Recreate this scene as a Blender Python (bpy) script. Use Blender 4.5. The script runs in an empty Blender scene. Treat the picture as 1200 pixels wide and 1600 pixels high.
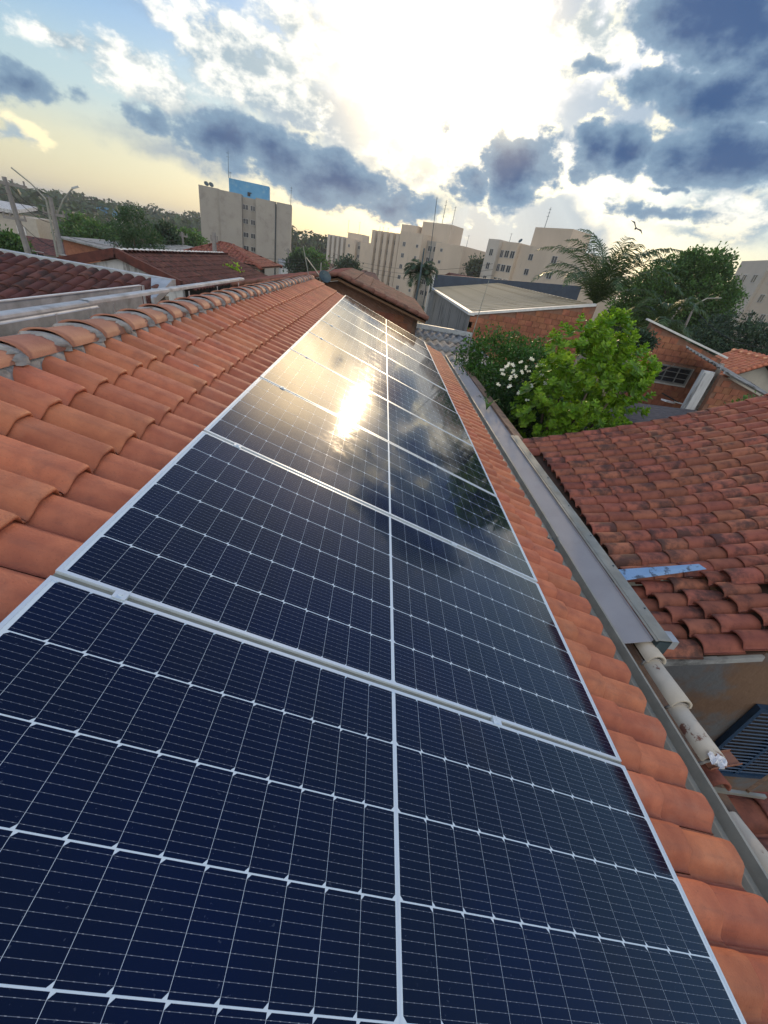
import bpy, math, random
from mathutils import Vector, Matrix, Euler, noise
R = math.radians
S = bpy.context.scene
COL = S.collection
rng = random.Random(7)

# ------------------------------------------------------------------ camera
RW = ((0.9875378703588915, 0.13414495861812561, 0.08230482783110873),
      (0.0017779127781907822, -0.5324391551116547, 0.8464664111043818),
      (0.15737151468104593, -0.8357713061472742, -0.5260423273707558))
CAMP = Vector((0.83495, 0.23895, 4.97195)); FPX = 631.63
cd = bpy.data.cameras.new('camera'); cam = bpy.data.objects.new('camera', cd); COL.objects.link(cam)
cd.sensor_fit = 'VERTICAL'; cd.sensor_height = 36; cd.sensor_width = 27; cd.lens = 36 * FPX / 1600
cd.clip_start = 0.05; cd.clip_end = 5000
cam.matrix_world = Matrix(((RW[0][0], -RW[0][1], -RW[0][2], CAMP.x), (RW[1][0], -RW[1][1], -RW[1][2], CAMP.y),
                           (RW[2][0], -RW[2][1], -RW[2][2], CAMP.z), (0, 0, 0, 1)))
S.camera = cam

# ------------------------------------------------------------------ light
SUN_AZ, SUN_EL = 10.5, 15.5
sd = bpy.data.lights.new('sun', 'SUN'); sd.energy = .75; sd.angle = R(1.2); sd.color = (1, .74, .45)
sun = bpy.data.objects.new('sun', sd); COL.objects.link(sun)
sun.rotation_euler = Euler((R(90 - SUN_EL), 0, R(180 - SUN_AZ)), 'XYZ')
_d = Vector((math.sin(R(SUN_AZ)) * math.cos(R(SUN_EL)), math.cos(R(SUN_AZ)) * math.cos(R(SUN_EL)), math.sin(R(SUN_EL))))
sun.rotation_euler = _d.to_track_quat('Z', 'Y').to_euler()
S.view_settings.view_transform = 'Standard'; S.view_settings.look = 'None'
S.view_settings.exposure = 1.0; S.view_settings.gamma = 1.0; S.view_settings.use_curve_mapping = False


class NT:
    """small helper that writes shader maths as python expressions"""
    def __init__(s, tree): s.t = tree; s.n = tree.nodes; s.l = tree.links
    def node(s, ty, **kw):
        n = s.n.new(ty)
        for k, v in kw.items(): setattr(n, k, v)
        return n
    def put(s, sock, v):
        if isinstance(v, bpy.types.NodeSocket): s.l.new(v, sock)
        elif v is not None: sock.default_value = v
    def m(s, op, a, b=None, c=None, clamp=False):
        n = s.node('ShaderNodeMath', operation=op, use_clamp=clamp)
        s.put(n.inputs[0], a); s.put(n.inputs[1], b)
        if c is not None: s.put(n.inputs[2], c)
        return n.outputs[0]
    def add(s, a, b): return s.m('ADD', a, b)
    def sub(s, a, b): return s.m('SUBTRACT', a, b)
    def mul(s, a, b): return s.m('MULTIPLY', a, b)
    def mx(s, a, b): return s.m('MAXIMUM', a, b)
    def ss(s, v, lo, hi):
        n = s.node('ShaderNodeMapRange', interpolation_type='SMOOTHSTEP')
        s.put(n.inputs['Value'], v); n.inputs['From Min'].default_value = lo; n.inputs['From Max'].default_value = hi
        return n.outputs['Result']
    def mix(s, f, a, b, mode='MIX'):
        n = s.node('ShaderNodeMix', data_type='RGBA', blend_type=mode)
        s.put(n.inputs['Factor'], f)
        for k, v in ((6, a), (7, b)):
            if isinstance(v, tuple) and len(v) == 3: v = v + (1,)
            s.put(n.inputs[k], v)
        return n.outputs[2]
    def noise(s, vec, scale, detail=4, rough=.55, out='Fac', dim='3D'):
        n = s.node('ShaderNodeTexNoise', noise_dimensions=dim)
        if vec is not None: s.put(n.inputs['Vector'], vec)
        n.inputs['Scale'].default_value = scale; n.inputs['Detail'].default_value = detail
        n.inputs['Roughness'].default_value = rough
        return n.outputs[out]
    def vm(s, op, a, b=None):
        n = s.node('ShaderNodeVectorMath', operation=op); s.put(n.inputs[0], a)
        if b is not None: s.put(n.inputs[3] if op == 'SCALE' else n.inputs[1], b)
        return n.outputs['Value'] if op in ('LENGTH', 'DISTANCE', 'DOT_PRODUCT') else n.outputs['Vector']


DARK = [(27.4,20.6,8.4,2.8,-7,1.25),(28.5,16.4,8.6,1.9,-2,1.05),(31.6,12.9,8.4,2.6,-1,1.15),(33.0,18.4,5,3.4,0,1.1),
        (20.0,11.7,3.6,2.3,9,.9),(23.2,12.2,2.8,2.0,4,.95),(12.4,9.9,4.2,3.4,7,1.1),(8.6,8.1,3.2,2.2,8,.9),
        (4.1,12.3,2.4,1.3,8,.42),(17.3,17.4,3.6,1.0,11,.6),(-18.5,7.5,5.2,2.4,-3,.9),(-12.9,7.0,6.1,2.6,-7,.95),
        (-6.8,6.0,8.9,2.5,-2,.95),(0.0,4.9,7.0,1.7,1,.8),(-24.2,7.6,3.5,1.5,-5,.7),(3.3,5.6,3.6,1.5,9,.6),
        (-29.7,7.9,2.5,1.0,-10,.45),(-34.6,7.6,3.6,1.5,-4,.85),(27.2,8.1,6.3,1.0,2,.75),(27.8,10.2,1.7,.6,5,.6)]
GREY = [(13.6,20.6,1.9,2.2,0,1.1),(-8.5,11.0,9,3.2,-3,.8),(23.0,14.4,8.4,3.7,3,.9),(14.5,3.2,9.5,5.4,-2,1.3),(20,2,7,3,0,.8),(-13.6,12.0,6.8,2.7,-6,.5),
        (1.2,8.6,8.3,2.4,5,.8),(17.1,14.6,4.4,3.1,5,.7),(34.6,7.5,5.0,1.8,2,.5),(-21.0,5.6,9.6,1.5,-3,.5),(-23.3,14.3,5.9,1.2,0,.3)]
WHITE = [(2.0,9.4,6.0,2.2,3,1.2),(-14.8,12.9,9.1,3.7,-7,1),(-23.9,9.8,7.0,2.3,-8,.9),(-29.8,11.1,2.2,1.0,-12,.8),(0.8,11.4,6.0,2.4,9,1),
         (15.6,18.8,3.6,3.0,4,1.1),(17.8,20.3,5.4,1.9,2,.8),(32.6,9.4,5.6,1.6,4,.95),(24.6,8.4,3.0,1.2,3,.8),
         (35.6,8.9,3.4,2.6,5,.9),(4.9,5.6,3.6,1.7,9,1),(24.7,14.5,1.3,2.5,-8,1),(-34.9,4.2,2.6,1.1,-2,.8),
         (32.3,6.9,7.1,1.0,1,.8),(-8.9,16.1,7.5,2.4,-10,.9)]

W = bpy.data.worlds.new('World'); S.world = W; W.use_nodes = True
def build_world():
    N = NT(W.node_tree); N.n.clear()
    tc = N.node('ShaderNodeTexCoord').outputs['Generated']
    d = N.vm('NORMALIZE', tc)
    sp = N.node('ShaderNodeSeparateXYZ'); N.put(sp.inputs[0], d)
    az = N.mul(N.m('ARCTAN2', sp.outputs[0], sp.outputs[1]), 57.29578)
    el = N.mul(N.m('ARCSINE', sp.outputs[2]), 57.29578)
    cb = N.node('ShaderNodeCombineXYZ'); N.put(cb.inputs[0], az); N.put(cb.inputs[1], el)
    P = cb.outputs[0]
    # cloud layers lie on a plane overhead: stretch noise like real perspective
    zz = N.add(N.mx(sp.outputs[2], 0.0), .16)
    cp = N.node('ShaderNodeCombineXYZ')
    N.put(cp.inputs[0], N.m('DIVIDE', sp.outputs[0], zz)); N.put(cp.inputs[1], N.m('DIVIDE', sp.outputs[1], zz))
    Q = cp.outputs[0]
    w1 = N.vm('SUBTRACT', N.noise(P, .16, 5, .6, 'Color'), (.5, .5, .5))
    w1 = N.vm('MULTIPLY', w1, (7.5, 4.2, 0))
    PW = N.vm('ADD', P, w1)
    f1 = N.noise(N.vm('MULTIPLY', P, (.6, 1.0, 1)), .42, 7, .62)       # fine puffs
    def blobs(lst):
        acc = None
        for (a, e, rx, ry, rot, w) in lst:
            mp = N.node('ShaderNodeMapping', vector_type='TEXTURE')
            N.put(mp.inputs['Vector'], PW)
            mp.inputs['Location'].default_value = (a, e, 0); mp.inputs['Rotation'].default_value = (0, 0, R(rot))
            mp.inputs['Scale'].default_value = (rx * 1.55, ry * 1.55, 1)
            g = N.node('ShaderNodeTexGradient', gradient_type='SPHERICAL'); N.put(g.inputs[0], mp.outputs[0])
            v = N.mul(g.outputs['Fac'], w)
            acc = v if acc is None else N.mx(acc, v)
        return acc
    fc = N.sub(f1, .5)
    dm = N.add(blobs(DARK), N.mul(fc, 1.1)); gm = N.add(blobs(GREY), N.mul(fc, .5)); wm = N.add(blobs(WHITE), N.mul(fc, 1.6))
    # unseen broken cloud everywhere else (above and behind the view)
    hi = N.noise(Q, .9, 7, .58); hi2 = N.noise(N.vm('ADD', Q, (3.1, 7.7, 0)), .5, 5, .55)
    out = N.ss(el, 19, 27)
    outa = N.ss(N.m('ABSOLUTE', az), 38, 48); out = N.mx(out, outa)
    # distance from the sun in degrees
    sv = N.vm('DOT_PRODUCT', d, tuple(_d))
    ang = N.mul(N.m('ARCCOSINE', N.m('MINIMUM', sv, .99999)), 57.29578)
    gl_c = Vector((math.sin(R(1.8)) * math.cos(R(17.8)), math.cos(R(1.8)) * math.cos(R(17.8)), math.sin(R(17.8))))
    ang2 = N.mul(N.m('ARCCOSINE', N.m('MINIMUM', N.vm('DOT_PRODUCT', d, tuple(gl_c)), .99999)), 57.29578)
    # nishita
    sk = N.node('ShaderNodeTexSky', sky_type='NISHITA'); sk.sun_disc = False
    sk.sun_elevation = R(SUN_EL); sk.sun_rotation = R(SUN_AZ); sk.air_density = 1.1; sk.dust_density = 1.6; sk.ozone_density = 1.5
    def ramp(v, stops):
        c = stops[0][1]
        for (v0, _), (v1, c1) in zip(stops, stops[1:]): c = N.mix(N.ss(v, v0, v1), c, c1)
        return c
    grad = ramp(el, [(-2, (3.7, 3.35, 2.2)), (4, (3.5, 3.4, 2.45)), (9, (2.1, 2.95, 3.3)), (15, (1.0, 2.1, 3.6)), (30, (.62, 1.35, 2.9)), (60, (.36, .85, 2.2))])
    base = N.mix(.22, grad, sk.outputs[0])
    near = N.ss(ang, 40, 4)
    # unseen sky opposite the sun, made paler to add fill light
    base = N.mix(N.mul(N.ss(ang, 70, 130), .6), base, (2.6, 3.4, 4.4))
    # grey veils
    gcol = N.mix(near, (1.5, 2.0, 2.6), (1.75, 2.4, 3.1))
    base = N.mix(N.mul(N.ss(gm, .10, .55), .85), base, gcol)
    # white sunlit cloud
    lowc = N.ss(el, 10, 4)
    wcol = N.mix(lowc, (6.0, 5.9, 5.4), (6.4, 5.6, 3.5))
    wcol = N.mix(N.ss(f1, .60, .40), wcol, (2.1, 2.7, 3.1))
    base = N.mix(N.mul(N.ss(wm, .26, .62), .95), base, wcol)
    # clouds out of the frame, whiter and denser opposite the sun as added fill
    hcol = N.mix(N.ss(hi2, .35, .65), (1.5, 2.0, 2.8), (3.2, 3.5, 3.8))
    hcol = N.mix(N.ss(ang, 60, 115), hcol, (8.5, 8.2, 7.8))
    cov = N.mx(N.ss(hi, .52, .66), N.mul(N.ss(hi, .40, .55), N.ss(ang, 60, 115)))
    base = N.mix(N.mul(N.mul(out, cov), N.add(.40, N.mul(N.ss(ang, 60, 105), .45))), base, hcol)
    # glow of the hidden sun
    g1 = N.m('POWER', 2.718, N.mul(N.m('POWER', N.m('DIVIDE', ang2, 6.9), 2.4), -1.0))
    fan = N.noise(N.vm('MULTIPLY', P, (.5, .9, 1)), .3, 6, .6)
    ga = N.mul(g1, N.add(.5, N.mul(fan, 1.0)))
    rx = N.m('ARCTAN2', N.sub(el, 17.5), N.sub(az, 7.0))
    ray = N.noise(N.mul(rx, 1.0), 5.5, 3, .6, dim='1D') if False else None
    rn = N.node('ShaderNodeTexNoise', noise_dimensions='1D'); N.put(rn.inputs['W'], rx); rn.inputs['Scale'].default_value = 3.2; rn.inputs['Detail'].default_value = 3
    rays = N.mul(N.ss(rn.outputs['Fac'], .42, .66), N.mul(N.ss(ang, 34, 6), N.ss(el, 22, 12)))
    base = N.mix(N.mul(rays, .26), base, (4.6, 4.9, 4.8))
    halo = N.m('POWER', 2.718, N.mul(N.m('POWER', N.m('DIVIDE', ang2, 12.5), 2.0), -1.0))
    glow = N.vm('ADD', N.vm('SCALE', (19.0, 13.2, 6.0), ga), N.vm('SCALE', (1.3, .85, .25), halo))
    # dark cloud bodies, with lit rims
    hi2b = N.noise(N.vm('ADD', P, (31, 9, 0)), .35, 3, .5)
    drk = N.ss(dm, .26, .50)
    dcol = N.mix(N.ss(dm, .42, 1.0), (1.2, 1.85, 2.55), (.20, .52, 1.28))
    rim = N.mul(N.ss(dm, .14, .30), N.sub(1.0, N.ss(dm, .30, .44)))
    rcol = N.mix(near, (4.2, 4.2, 3.7), (11, 9.6, 6.2))
    base = N.vm('ADD', base, glow)
    base = N.mix(N.m('MINIMUM', N.mul(N.mul(rim, N.ss(hi2b, .42, .62)), N.add(.05, N.mul(N.mul(near, f1), 1.5))), 1.0), base, rcol)

    hide = N.m('MINIMUM', N.mul(drk, .95), N.sub(1.0, N.mul(N.ss(ang2, 7.5, 3.5), .95)))
    base = N.mix(hide, base, dcol)
    # the veiled sun itself
    g3 = N.m('POWER', 2.718, N.mul(N.m('DIVIDE', ang, .9), -1.0))
    base = N.vm('ADD', base, N.vm('SCALE', (60., 44., 20.), g3))
    # below the horizon
    base = N.mix(N.ss(el, -1, -4), base, (.9, .85, .7))
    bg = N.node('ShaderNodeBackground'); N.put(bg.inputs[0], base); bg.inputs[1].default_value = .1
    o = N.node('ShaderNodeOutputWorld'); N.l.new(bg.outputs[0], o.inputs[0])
build_world()

# ------------------------------------------------------------------ helpers
def at(px, py, Y=None, X=None, Z=None, D=None):
    """the point of the place where the sight line of a photo pixel meets a plane of the world"""
    c = ((px - 600) / FPX, (py - 800) / FPX, 1.0)
    d = Vector([sum(RW[i][j] * c[j] for j in range(3)) for i in range(3)])
    if Y is not None: t = (Y - CAMP.y) / d.y
    elif X is not None: t = (X - CAMP.x) / d.x
    elif Z is not None: t = (Z - CAMP.z) / d.z
    else: t = D / math.hypot(d.x, d.y)
    return CAMP + d * t
def px_of(p):
    v = Vector(p) - CAMP
    q = [sum(RW[i][j] * v[i] for i in range(3)) for j in range(3)]
    if q[2] < .05: return (-999, -999)
    return 600 + FPX * q[0] / q[2], 800 + FPX * q[1] / q[2]
def in_view(p, m=60):
    x, y = px_of(p); return -m < x < 1200 + m and -m < y < 1600 + m

def link(o, parent=None):
    COL.objects.link(o)
    if parent is not None: o.parent = parent
    return o
def tag(o, label=None, cat=None, group=None, kind=None):
    for k, v in (('label', label), ('category', cat), ('group', group), ('kind', kind)):
        if v: o[k] = v
    return o
def thing(name, label, cat, loc=(0, 0, 0), rz=0, group=None):
    o = bpy.data.objects.new(name, None); o.empty_display_size = .1; link(o)
    o.location = loc; o.rotation_euler = (0, 0, rz)
    return tag(o, label, cat, group)
def mesh(name, V, F, mt, smooth=False, uv=None):
    me = bpy.data.meshes.new(name); me.from_pydata([tuple(v) for v in V], [], F); me.materials.append(mt)
    if smooth: me.polygons.foreach_set('use_smooth', [True] * len(F))
    if uv:
        l = me.uv_layers.new(name='UVMap'); k = 0
        for f, u in zip(F, uv):
            for c in u: l.data[k].uv = c; k += 1
    me.update(); return me
def ob(name, me, parent=None, loc=(0, 0, 0), rot=None, sc=None):
    o = bpy.data.objects.new(name, me); link(o, parent); o.location = loc
    if rot is not None: o.rotation_euler = rot
    if sc is not None: o.scale = sc if hasattr(sc, '__len__') else (sc,) * 3
    return o

class MB:
    """collects shapes of ONE object; points are given in the space of its parent"""
    def __init__(s): s.v = []; s.f = []
    def quad(s, a, b, c, d):
        k = len(s.v); s.v += [a, b, c, d]; s.f.append((k, k + 1, k + 2, k + 3)); return s
    def poly(s, pts):
        k = len(s.v); s.v += list(pts); s.f.append(tuple(range(k, k + len(pts)))); return s
    def hexa(s, p):                        # 8 corners: bottom ring 0-3 then top ring 4-7
        k = len(s.v); s.v += [tuple(q) for q in p]
        for f in ((3, 2, 1, 0), (4, 5, 6, 7), (0, 1, 5, 4), (1, 2, 6, 5), (2, 3, 7, 6), (3, 0, 4, 7)): s.f.append(tuple(k + i for i in f))
        return s
    def box(s, c, d, rot=None):
        pts = []
        for z in (-1, 1):
            for x, y in ((-1, -1), (1, -1), (1, 1), (-1, 1)):
                v = Vector((x * d[0] / 2, y * d[1] / 2, z * d[2] / 2))
                if rot is not None: v = rot @ v
                pts.append(Vector(c) + v)
        return s.hexa(pts)
    def box2(s, a, b): return s.box([(a[i] + b[i]) / 2 for i in range(3)], [abs(b[i] - a[i]) for i in range(3)])
    def slab(s, pts, t):                   # polygon pts (top, ccw) given thickness t downwards
        n = len(pts); k = len(s.v); s.v += [tuple(p) for p in pts] + [(p[0], p[1], p[2] - t) for p in pts]
        s.f.append(tuple(k + i for i in range(n))); s.f.append(tuple(k + n + i for i in reversed(range(n))))
        for i in range(n):
            j = (i + 1) % n; s.f.append((k + i, k + n + i, k + n + j, k + j))
        return s
    def tube(s, pts, r, n=8, cap=True):
        pts = [Vector(p) for p in pts]; rs = r if hasattr(r, '__len__') else [r] * len(pts)
        k0 = len(s.v); up = None
        for i, p in enumerate(pts):
            t = (pts[min(i + 1, len(pts) - 1)] - pts[max(i - 1, 0)]).normalized()
            if up is None: up = t.orthogonal().normalized()
            up = (up - t * up.dot(t)).normalized(); b = t.cross(up)
            for j in range(n):
                a = 2 * math.pi * j / n; s.v.append(tuple(p + (up * math.cos(a) + b * math.sin(a)) * rs[i]))
        for i in range(len(pts) - 1):
            for j in range(n):
                a = k0 + i * n + j; b2 = k0 + i * n + (j + 1) % n
                s.f.append((a, b2, b2 + n, a + n))
        if cap:
            s.f.append(tuple(k0 + j for j in reversed(range(n)))); e = k0 + (len(pts) - 1) * n; s.f.append(tuple(e + j for j in range(n)))
        return s
    def bar(s, a, b, w, h):                # rectangular bar from a to b
        a, b = Vector(a), Vector(b); t = (b - a); L = t.length; t.normalize()
        side = t.cross(Vector((0, 0, 1)))
        if side.length < .05: side = Vector((1, 0, 0))
        side.normalize(); up = side.cross(t)
        p = []
        for q in (a, b):
            for i, j in ((-1, -1), (1, -1), (1, 1), (-1, 1)): p.append(q + side * i * w / 2 + up * j * h / 2)
        return s.hexa(p)
    def build(s, name, mt, parent=None, smooth=False, loc=(0, 0, 0)):
        return ob(name, mesh(name, s.v, s.f, mt, smooth), parent, loc)

# ------------------------------------------------------------------ materials
def mat(name, c1, c2=None, rough=.7, scale=8, spec=.4, metal=0, bump=0, bscale=60, stain=None, sscale=3, slo=.5, shi=.65,
        rnd=0, coat=0, coords='Object', stretch=None, isl=0, trans=0, detail=5, stain_amt=1.0, grime=0):
    m = bpy.data.materials.new(name); m.use_nodes = True
    N = NT(m.node_tree); b = N.n['Principled BSDF']
    tc = N.node('ShaderNodeTexCoord').outputs[coords]
    oi = N.node('ShaderNodeObjectInfo').outputs['Random'] if rnd else None
    if rnd and coords == 'Object':
        off = N.node('ShaderNodeCombineXYZ'); N.put(off.inputs[0], N.mul(oi, 37.)); N.put(off.inputs[1], N.mul(oi, 91.))
        tc = N.vm('ADD', tc, off.outputs[0])
    v = N.vm('MULTIPLY', tc, stretch) if stretch else tc
    col = c1 + (1,)
    if c2: col = N.mix(N.ss(N.noise(v, scale, detail), .3, .7), c1, c2)
    if stain:
        sn = N.noise(v, sscale, 6, .65)
        if rnd: sn = N.add(sn, N.mul(N.sub(oi, .5), .16))
        col = N.mix(N.mul(N.ss(sn, slo, shi), stain_amt), col, stain)
    if grime:
        sp_ = N.noise(v, 130, 3, .7); col = N.mix(N.mul(N.ss(sp_, .60, .72), .40), col, (.16, .06, .04))
        bl = N.noise(v, 3.2, 6, .7); col = N.mix(N.mul(N.ss(bl, .50, .75), .28), col, (.52, .30, .20))
        sx = N.noise(N.vm('MULTIPLY', v, (.8, 9, 9)), 5, 4, .6); col = N.mix(N.mul(N.ss(sx, .52, .72), .22), col, (.24, .11, .08))
    if rnd or isl:
        h = N.node('ShaderNodeHueSaturation')
        src = oi if rnd else N.node('ShaderNodeNewGeometry').outputs['Random Per Island']
        amt = rnd or isl
        N.put(h.inputs['Value'], N.add(1 - amt, N.mul(src, 2 * amt)))
        N.put(h.inputs['Hue'], N.add(.5 - amt * .03, N.mul(N.m('FRACT', N.mul(src, 7.3)), amt * .06)))
        N.put(h.inputs['Color'], col); col = h.outputs[0]
    N.put(b.inputs['Base Color'], col)
    b.inputs['Roughness'].default_value = rough; b.inputs['Metallic'].default_value = metal
    b.inputs['Specular IOR Level'].default_value = spec
    if coat: b.inputs['Coat Weight'].default_value = coat
    if bump:
        bp = N.node('ShaderNodeBump'); bp.inputs['Distance'].default_value = bump
        N.put(bp.inputs['Height'], N.noise(v, bscale, 4)); N.put(b.inputs['Normal'], bp.outputs[0])
    if trans:
        tr = N.node('ShaderNodeBsdfTranslucent'); N.put(tr.inputs[0], N.mix(1.0, col, (1.5, 1.6, .7), 'MULTIPLY'))
        ms = N.node('ShaderNodeMixShader'); ms.inputs[0].default_value = trans
        N.l.new(b.outputs[0], ms.inputs[1]); N.l.new(tr.outputs[0], ms.inputs[2])
        N.l.new(ms.outputs[0], N.n['Material Output'].inputs[0])
    return m

M = {}
M['tile'] = mat('new_clay', (.56, .195, .098), (.43, .138, .072), .62, 9, .3, bump=.002, bscale=120, rnd=.15,
                stain=(.20, .085, .06), sscale=5, slo=.52, shi=.80, stain_amt=.6, grime=1)
M['tile_old'] = mat('weathered_clay', (.36, .125, .075), (.26, .088, .056), .8, 10, .3, bump=.003, bscale=70, rnd=.22,
                    stain=(.05, .034, .03), sscale=5.0, slo=.47, shi=.70, stain_amt=.8)
M['tile_brown'] = mat('brown_clay', (.16, .062, .045), (.10, .042, .034), .85, 6, .25, bump=.003, bscale=50, rnd=.2,
                      stain=(.045, .03, .026), sscale=3, slo=.5, shi=.68, stain_amt=.8)
M['tile_pale'] = mat('lichened_clay', (.26, .125, .085), (.19, .085, .06), .85, 5, .25, bump=.003, bscale=50, rnd=.15,
                     stain=(.10, .075, .055), sscale=3, slo=.45, shi=.65, stain_amt=.8)
M['ridge'] = mat('ridge_clay', (.44, .20, .125), (.34, .14, .088), .7, 7, .3, bump=.002, bscale=90, rnd=.12,
                 stain=(.30, .25, .2), sscale=4, slo=.58, shi=.75, stain_amt=.6)
M['mortar'] = mat('mortar', (.40, .37, .33), (.27, .25, .225), .95, 14, .1, bump=.006, bscale=45, coords='Object',
                  stain=(.10, .09, .08), sscale=9, slo=.52, shi=.7)
M['deck'] = mat('batten_wood', (.10, .055, .035), (.07, .04, .028), .9, 5)
M['alu'] = mat('anodised_aluminium', (.70, .78, .83), None, .34, metal=.35)
M['alu_dull'] = mat('dull_aluminium', (.52, .54, .53), (.42, .44, .43), .45, 20, metal=.8)
M['joint'] = mat('gap_fill_olive', (.30, .30, .25), (.24, .24, .2), .6, 12, metal=.3)  # olive grey of lit frame sides, put on the added gap filler
M['backsheet'] = mat('white_backsheet', (.62, .73, .80), None, .12, spec=.5, coat=.1)
M['backsheet'].node_tree.nodes['Principled BSDF'].inputs['Coat Roughness'].default_value = .34
M['galv'] = mat('galvanised_steel', (.36, .355, .30), (.27, .27, .23), .6, 7, metal=.25, bump=.002, bscale=30,
                stain=(.30, .24, .15), sscale=2.5, slo=.55, shi=.72, stain_amt=.5)
M['galv_bright'] = mat('bright_steel', (.55, .57, .57), (.40, .42, .42), .55, 5, metal=.4, stain=(.28, .28, .27), sscale=3, slo=.5, shi=.75)
M['galv_dark'] = mat('dark_steel', (.10, .14, .15), (.07, .10, .11), .55, 5, metal=.5)
M['sheet'] = mat('grey_painted_sheet', (.36, .35, .35), (.32, .31, .31), .8, 3, stain=(.30, .28, .26), sscale=2, slo=.55, shi=.75)
M['blue_steel'] = mat('blue_film_steel', (.26, .42, .60), (.34, .50, .68), .35, 3, metal=.3, stain=(.12, .15, .19), sscale=14, slo=.53, shi=.62)
M['white_paint'] = mat('chipped_cream_paint', (.60, .53, .42), (.52, .46, .36), .7, 9, stain=(.20, .09, .06), sscale=9, slo=.60, shi=.66, rnd=.05)
M['wood'] = mat('weathered_wood', (.22, .12, .06), (.12, .07, .04), .85, 9, stretch=(2, 12, 12), bump=.003, bscale=40)
M['pinkboard'] = mat('red_gutter', (.34, .15, .09), (.27, .12, .07), .7, 6)
M['plaster'] = mat('stained_plaster', (.30, .19, .12), (.22, .135, .09), .95, 2.5, stain=(.09, .075, .065), sscale=1.7, slo=.45, shi=.65, bump=.01, bscale=20)
M['plaster_grey'] = mat('grey_plaster', (.30, .285, .26), (.24, .23, .21), .95, 4, stretch=(2.5, 2.5, .35),
                        stain=(.055, .055, .055), sscale=1.6, slo=.50, shi=.66, bump=.006, bscale=20)
M['court'] = mat('shade_toned_plaster', (.22, .135, .085), (.16, .095, .062), .95, 2.5, stain=(.15, .155, .16), sscale=.9, slo=.47, shi=.60, bump=.008, bscale=20)  # stained plaster, with the shade of the light well darkened into its colour
M['bluewin'] = mat('blue_shutter_paint', (.028, .07, .14), (.022, .055, .11), .45, 8)
M['brick'] = mat('hollow_brick', (.38, .155, .085), (.30, .115, .062), .9, 5, rnd=.2, bump=.006, bscale=25,
                 stain=(.22, .08, .05), sscale=3, slo=.5, shi=.7)
M['brick_mortar'] = mat('brick_mortar', (.27, .15, .10), (.22, .11, .07), .95, 8, bump=.006, bscale=30)
M['wall_cream'] = mat('cream_wall', (.50, .46, .38), (.44, .40, .33), .9, 3)
M['wall_dark'] = mat('dark_wall', (.13, .12, .105), (.09, .085, .075), .95, 3)  # dark grey-brown wall colour, slightly mottled
M['wall_white'] = mat('whitewash', (.62, .62, .60), (.5, .5, .49), .9, 3, stain=(.18, .17, .16), sscale=1.5, slo=.5, shi=.7, stretch=(3, 3, .5))
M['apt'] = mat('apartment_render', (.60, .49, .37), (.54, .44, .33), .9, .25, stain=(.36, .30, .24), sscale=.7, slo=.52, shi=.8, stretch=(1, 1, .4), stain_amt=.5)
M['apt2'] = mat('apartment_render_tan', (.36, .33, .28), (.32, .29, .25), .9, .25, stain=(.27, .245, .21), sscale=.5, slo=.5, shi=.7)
M['apt_band'] = mat('apartment_pale_band', (.55, .49, .41), (.5, .45, .38), .9, .4)
M['blue_tank'] = mat('faded_blue_paint', (.09, .30, .52), (.13, .36, .56), .85, .5, stain=(.22, .42, .55), sscale=.8, slo=.5, shi=.7)
M['pane'] = mat('dark_pane', (.03, .035, .04), None, .15, spec=.6)
M['winframe'] = mat('window_frame', (.50, .50, .48), None, .5)
M['fibro'] = mat('fibre_cement', (.34, .34, .32), (.25, .25, .24), .95, 5, stain=(.07, .07, .065), sscale=2.2, slo=.48, shi=.66, bump=.004, bscale=30, rnd=.1)
M['fibro_dark'] = mat('old_fibre_cement', (.115, .105, .11), (.075, .07, .075), .95, 6, stretch=(1, 6, 1), bump=.004, bscale=30)
M['beige_roof'] = mat('beige_metal_roof', (.50, .44, .33), (.42, .37, .28), .85, 1.2, metal=0, stain=(.30, .25, .17), sscale=1.2, slo=.5, shi=.7)
M['slate'] = mat('dark_parapet', (.05, .07, .10), (.04, .055, .08), .6, 3)
M['white_trim'] = mat('white_trim', (.75, .74, .70), (.62, .61, .57), .6, 6)
M['concrete'] = mat('pole_concrete', (.30, .28, .26), (.24, .22, .2), .95, 5)
M['black'] = mat('black_plastic', (.02, .02, .02), None, .5)
M['wire'] = mat('cable', (.03, .03, .03), None, .6)
M['paper'] = mat('white_paper', (.8, .8, .8), None, .9)
M['bark'] = mat('bark', (.12, .085, .06), (.07, .05, .04), .95, 9, bump=.01, bscale=20)
M['palm_bark'] = mat('palm_bark', (.20, .17, .14), (.12, .10, .08), .95, 7, bump=.01, bscale=20)
M['lf_bright'] = mat('bright_leaf', (.27, .42, .035), (.13, .26, .024), .38, 2.6, isl=.35, trans=.34, spec=.5)
M['lf_dark'] = mat('dark_leaf', (.030, .085, .016), (.020, .055, .012), .42, 2.4, isl=.4, trans=.22)
M['lf_mid'] = mat('mid_leaf', (.095, .19, .045), (.05, .115, .03), .5, 1.2, isl=.35, trans=.28)
M['lf_far'] = mat('far_leaf', (.045, .085, .022), (.028, .055, .018), .6, .15, isl=.4, trans=.2)
M['lf_palm'] = mat('palm_leaf', (.075, .125, .045), (.055, .095, .036), .42, 3, isl=.3, trans=.2)
M['lf_olive'] = mat('olive_leaf', (.05, .09, .042), (.03, .06, .03), .5, .8, isl=.35, trans=.15)
M['petal'] = mat('white_petal', (.82, .84, .84), None, .6, trans=.25)
M['ground'] = mat('earth', (.16, .11, .07), (.10, .09, .045), .95, .3, bump=.02, bscale=3, stain=(.055, .08, .03), sscale=.08, slo=.42, shi=.6)
M['road'] = mat('asphalt', (.055, .055, .055), (.045, .045, .045), .9, 3)

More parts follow.
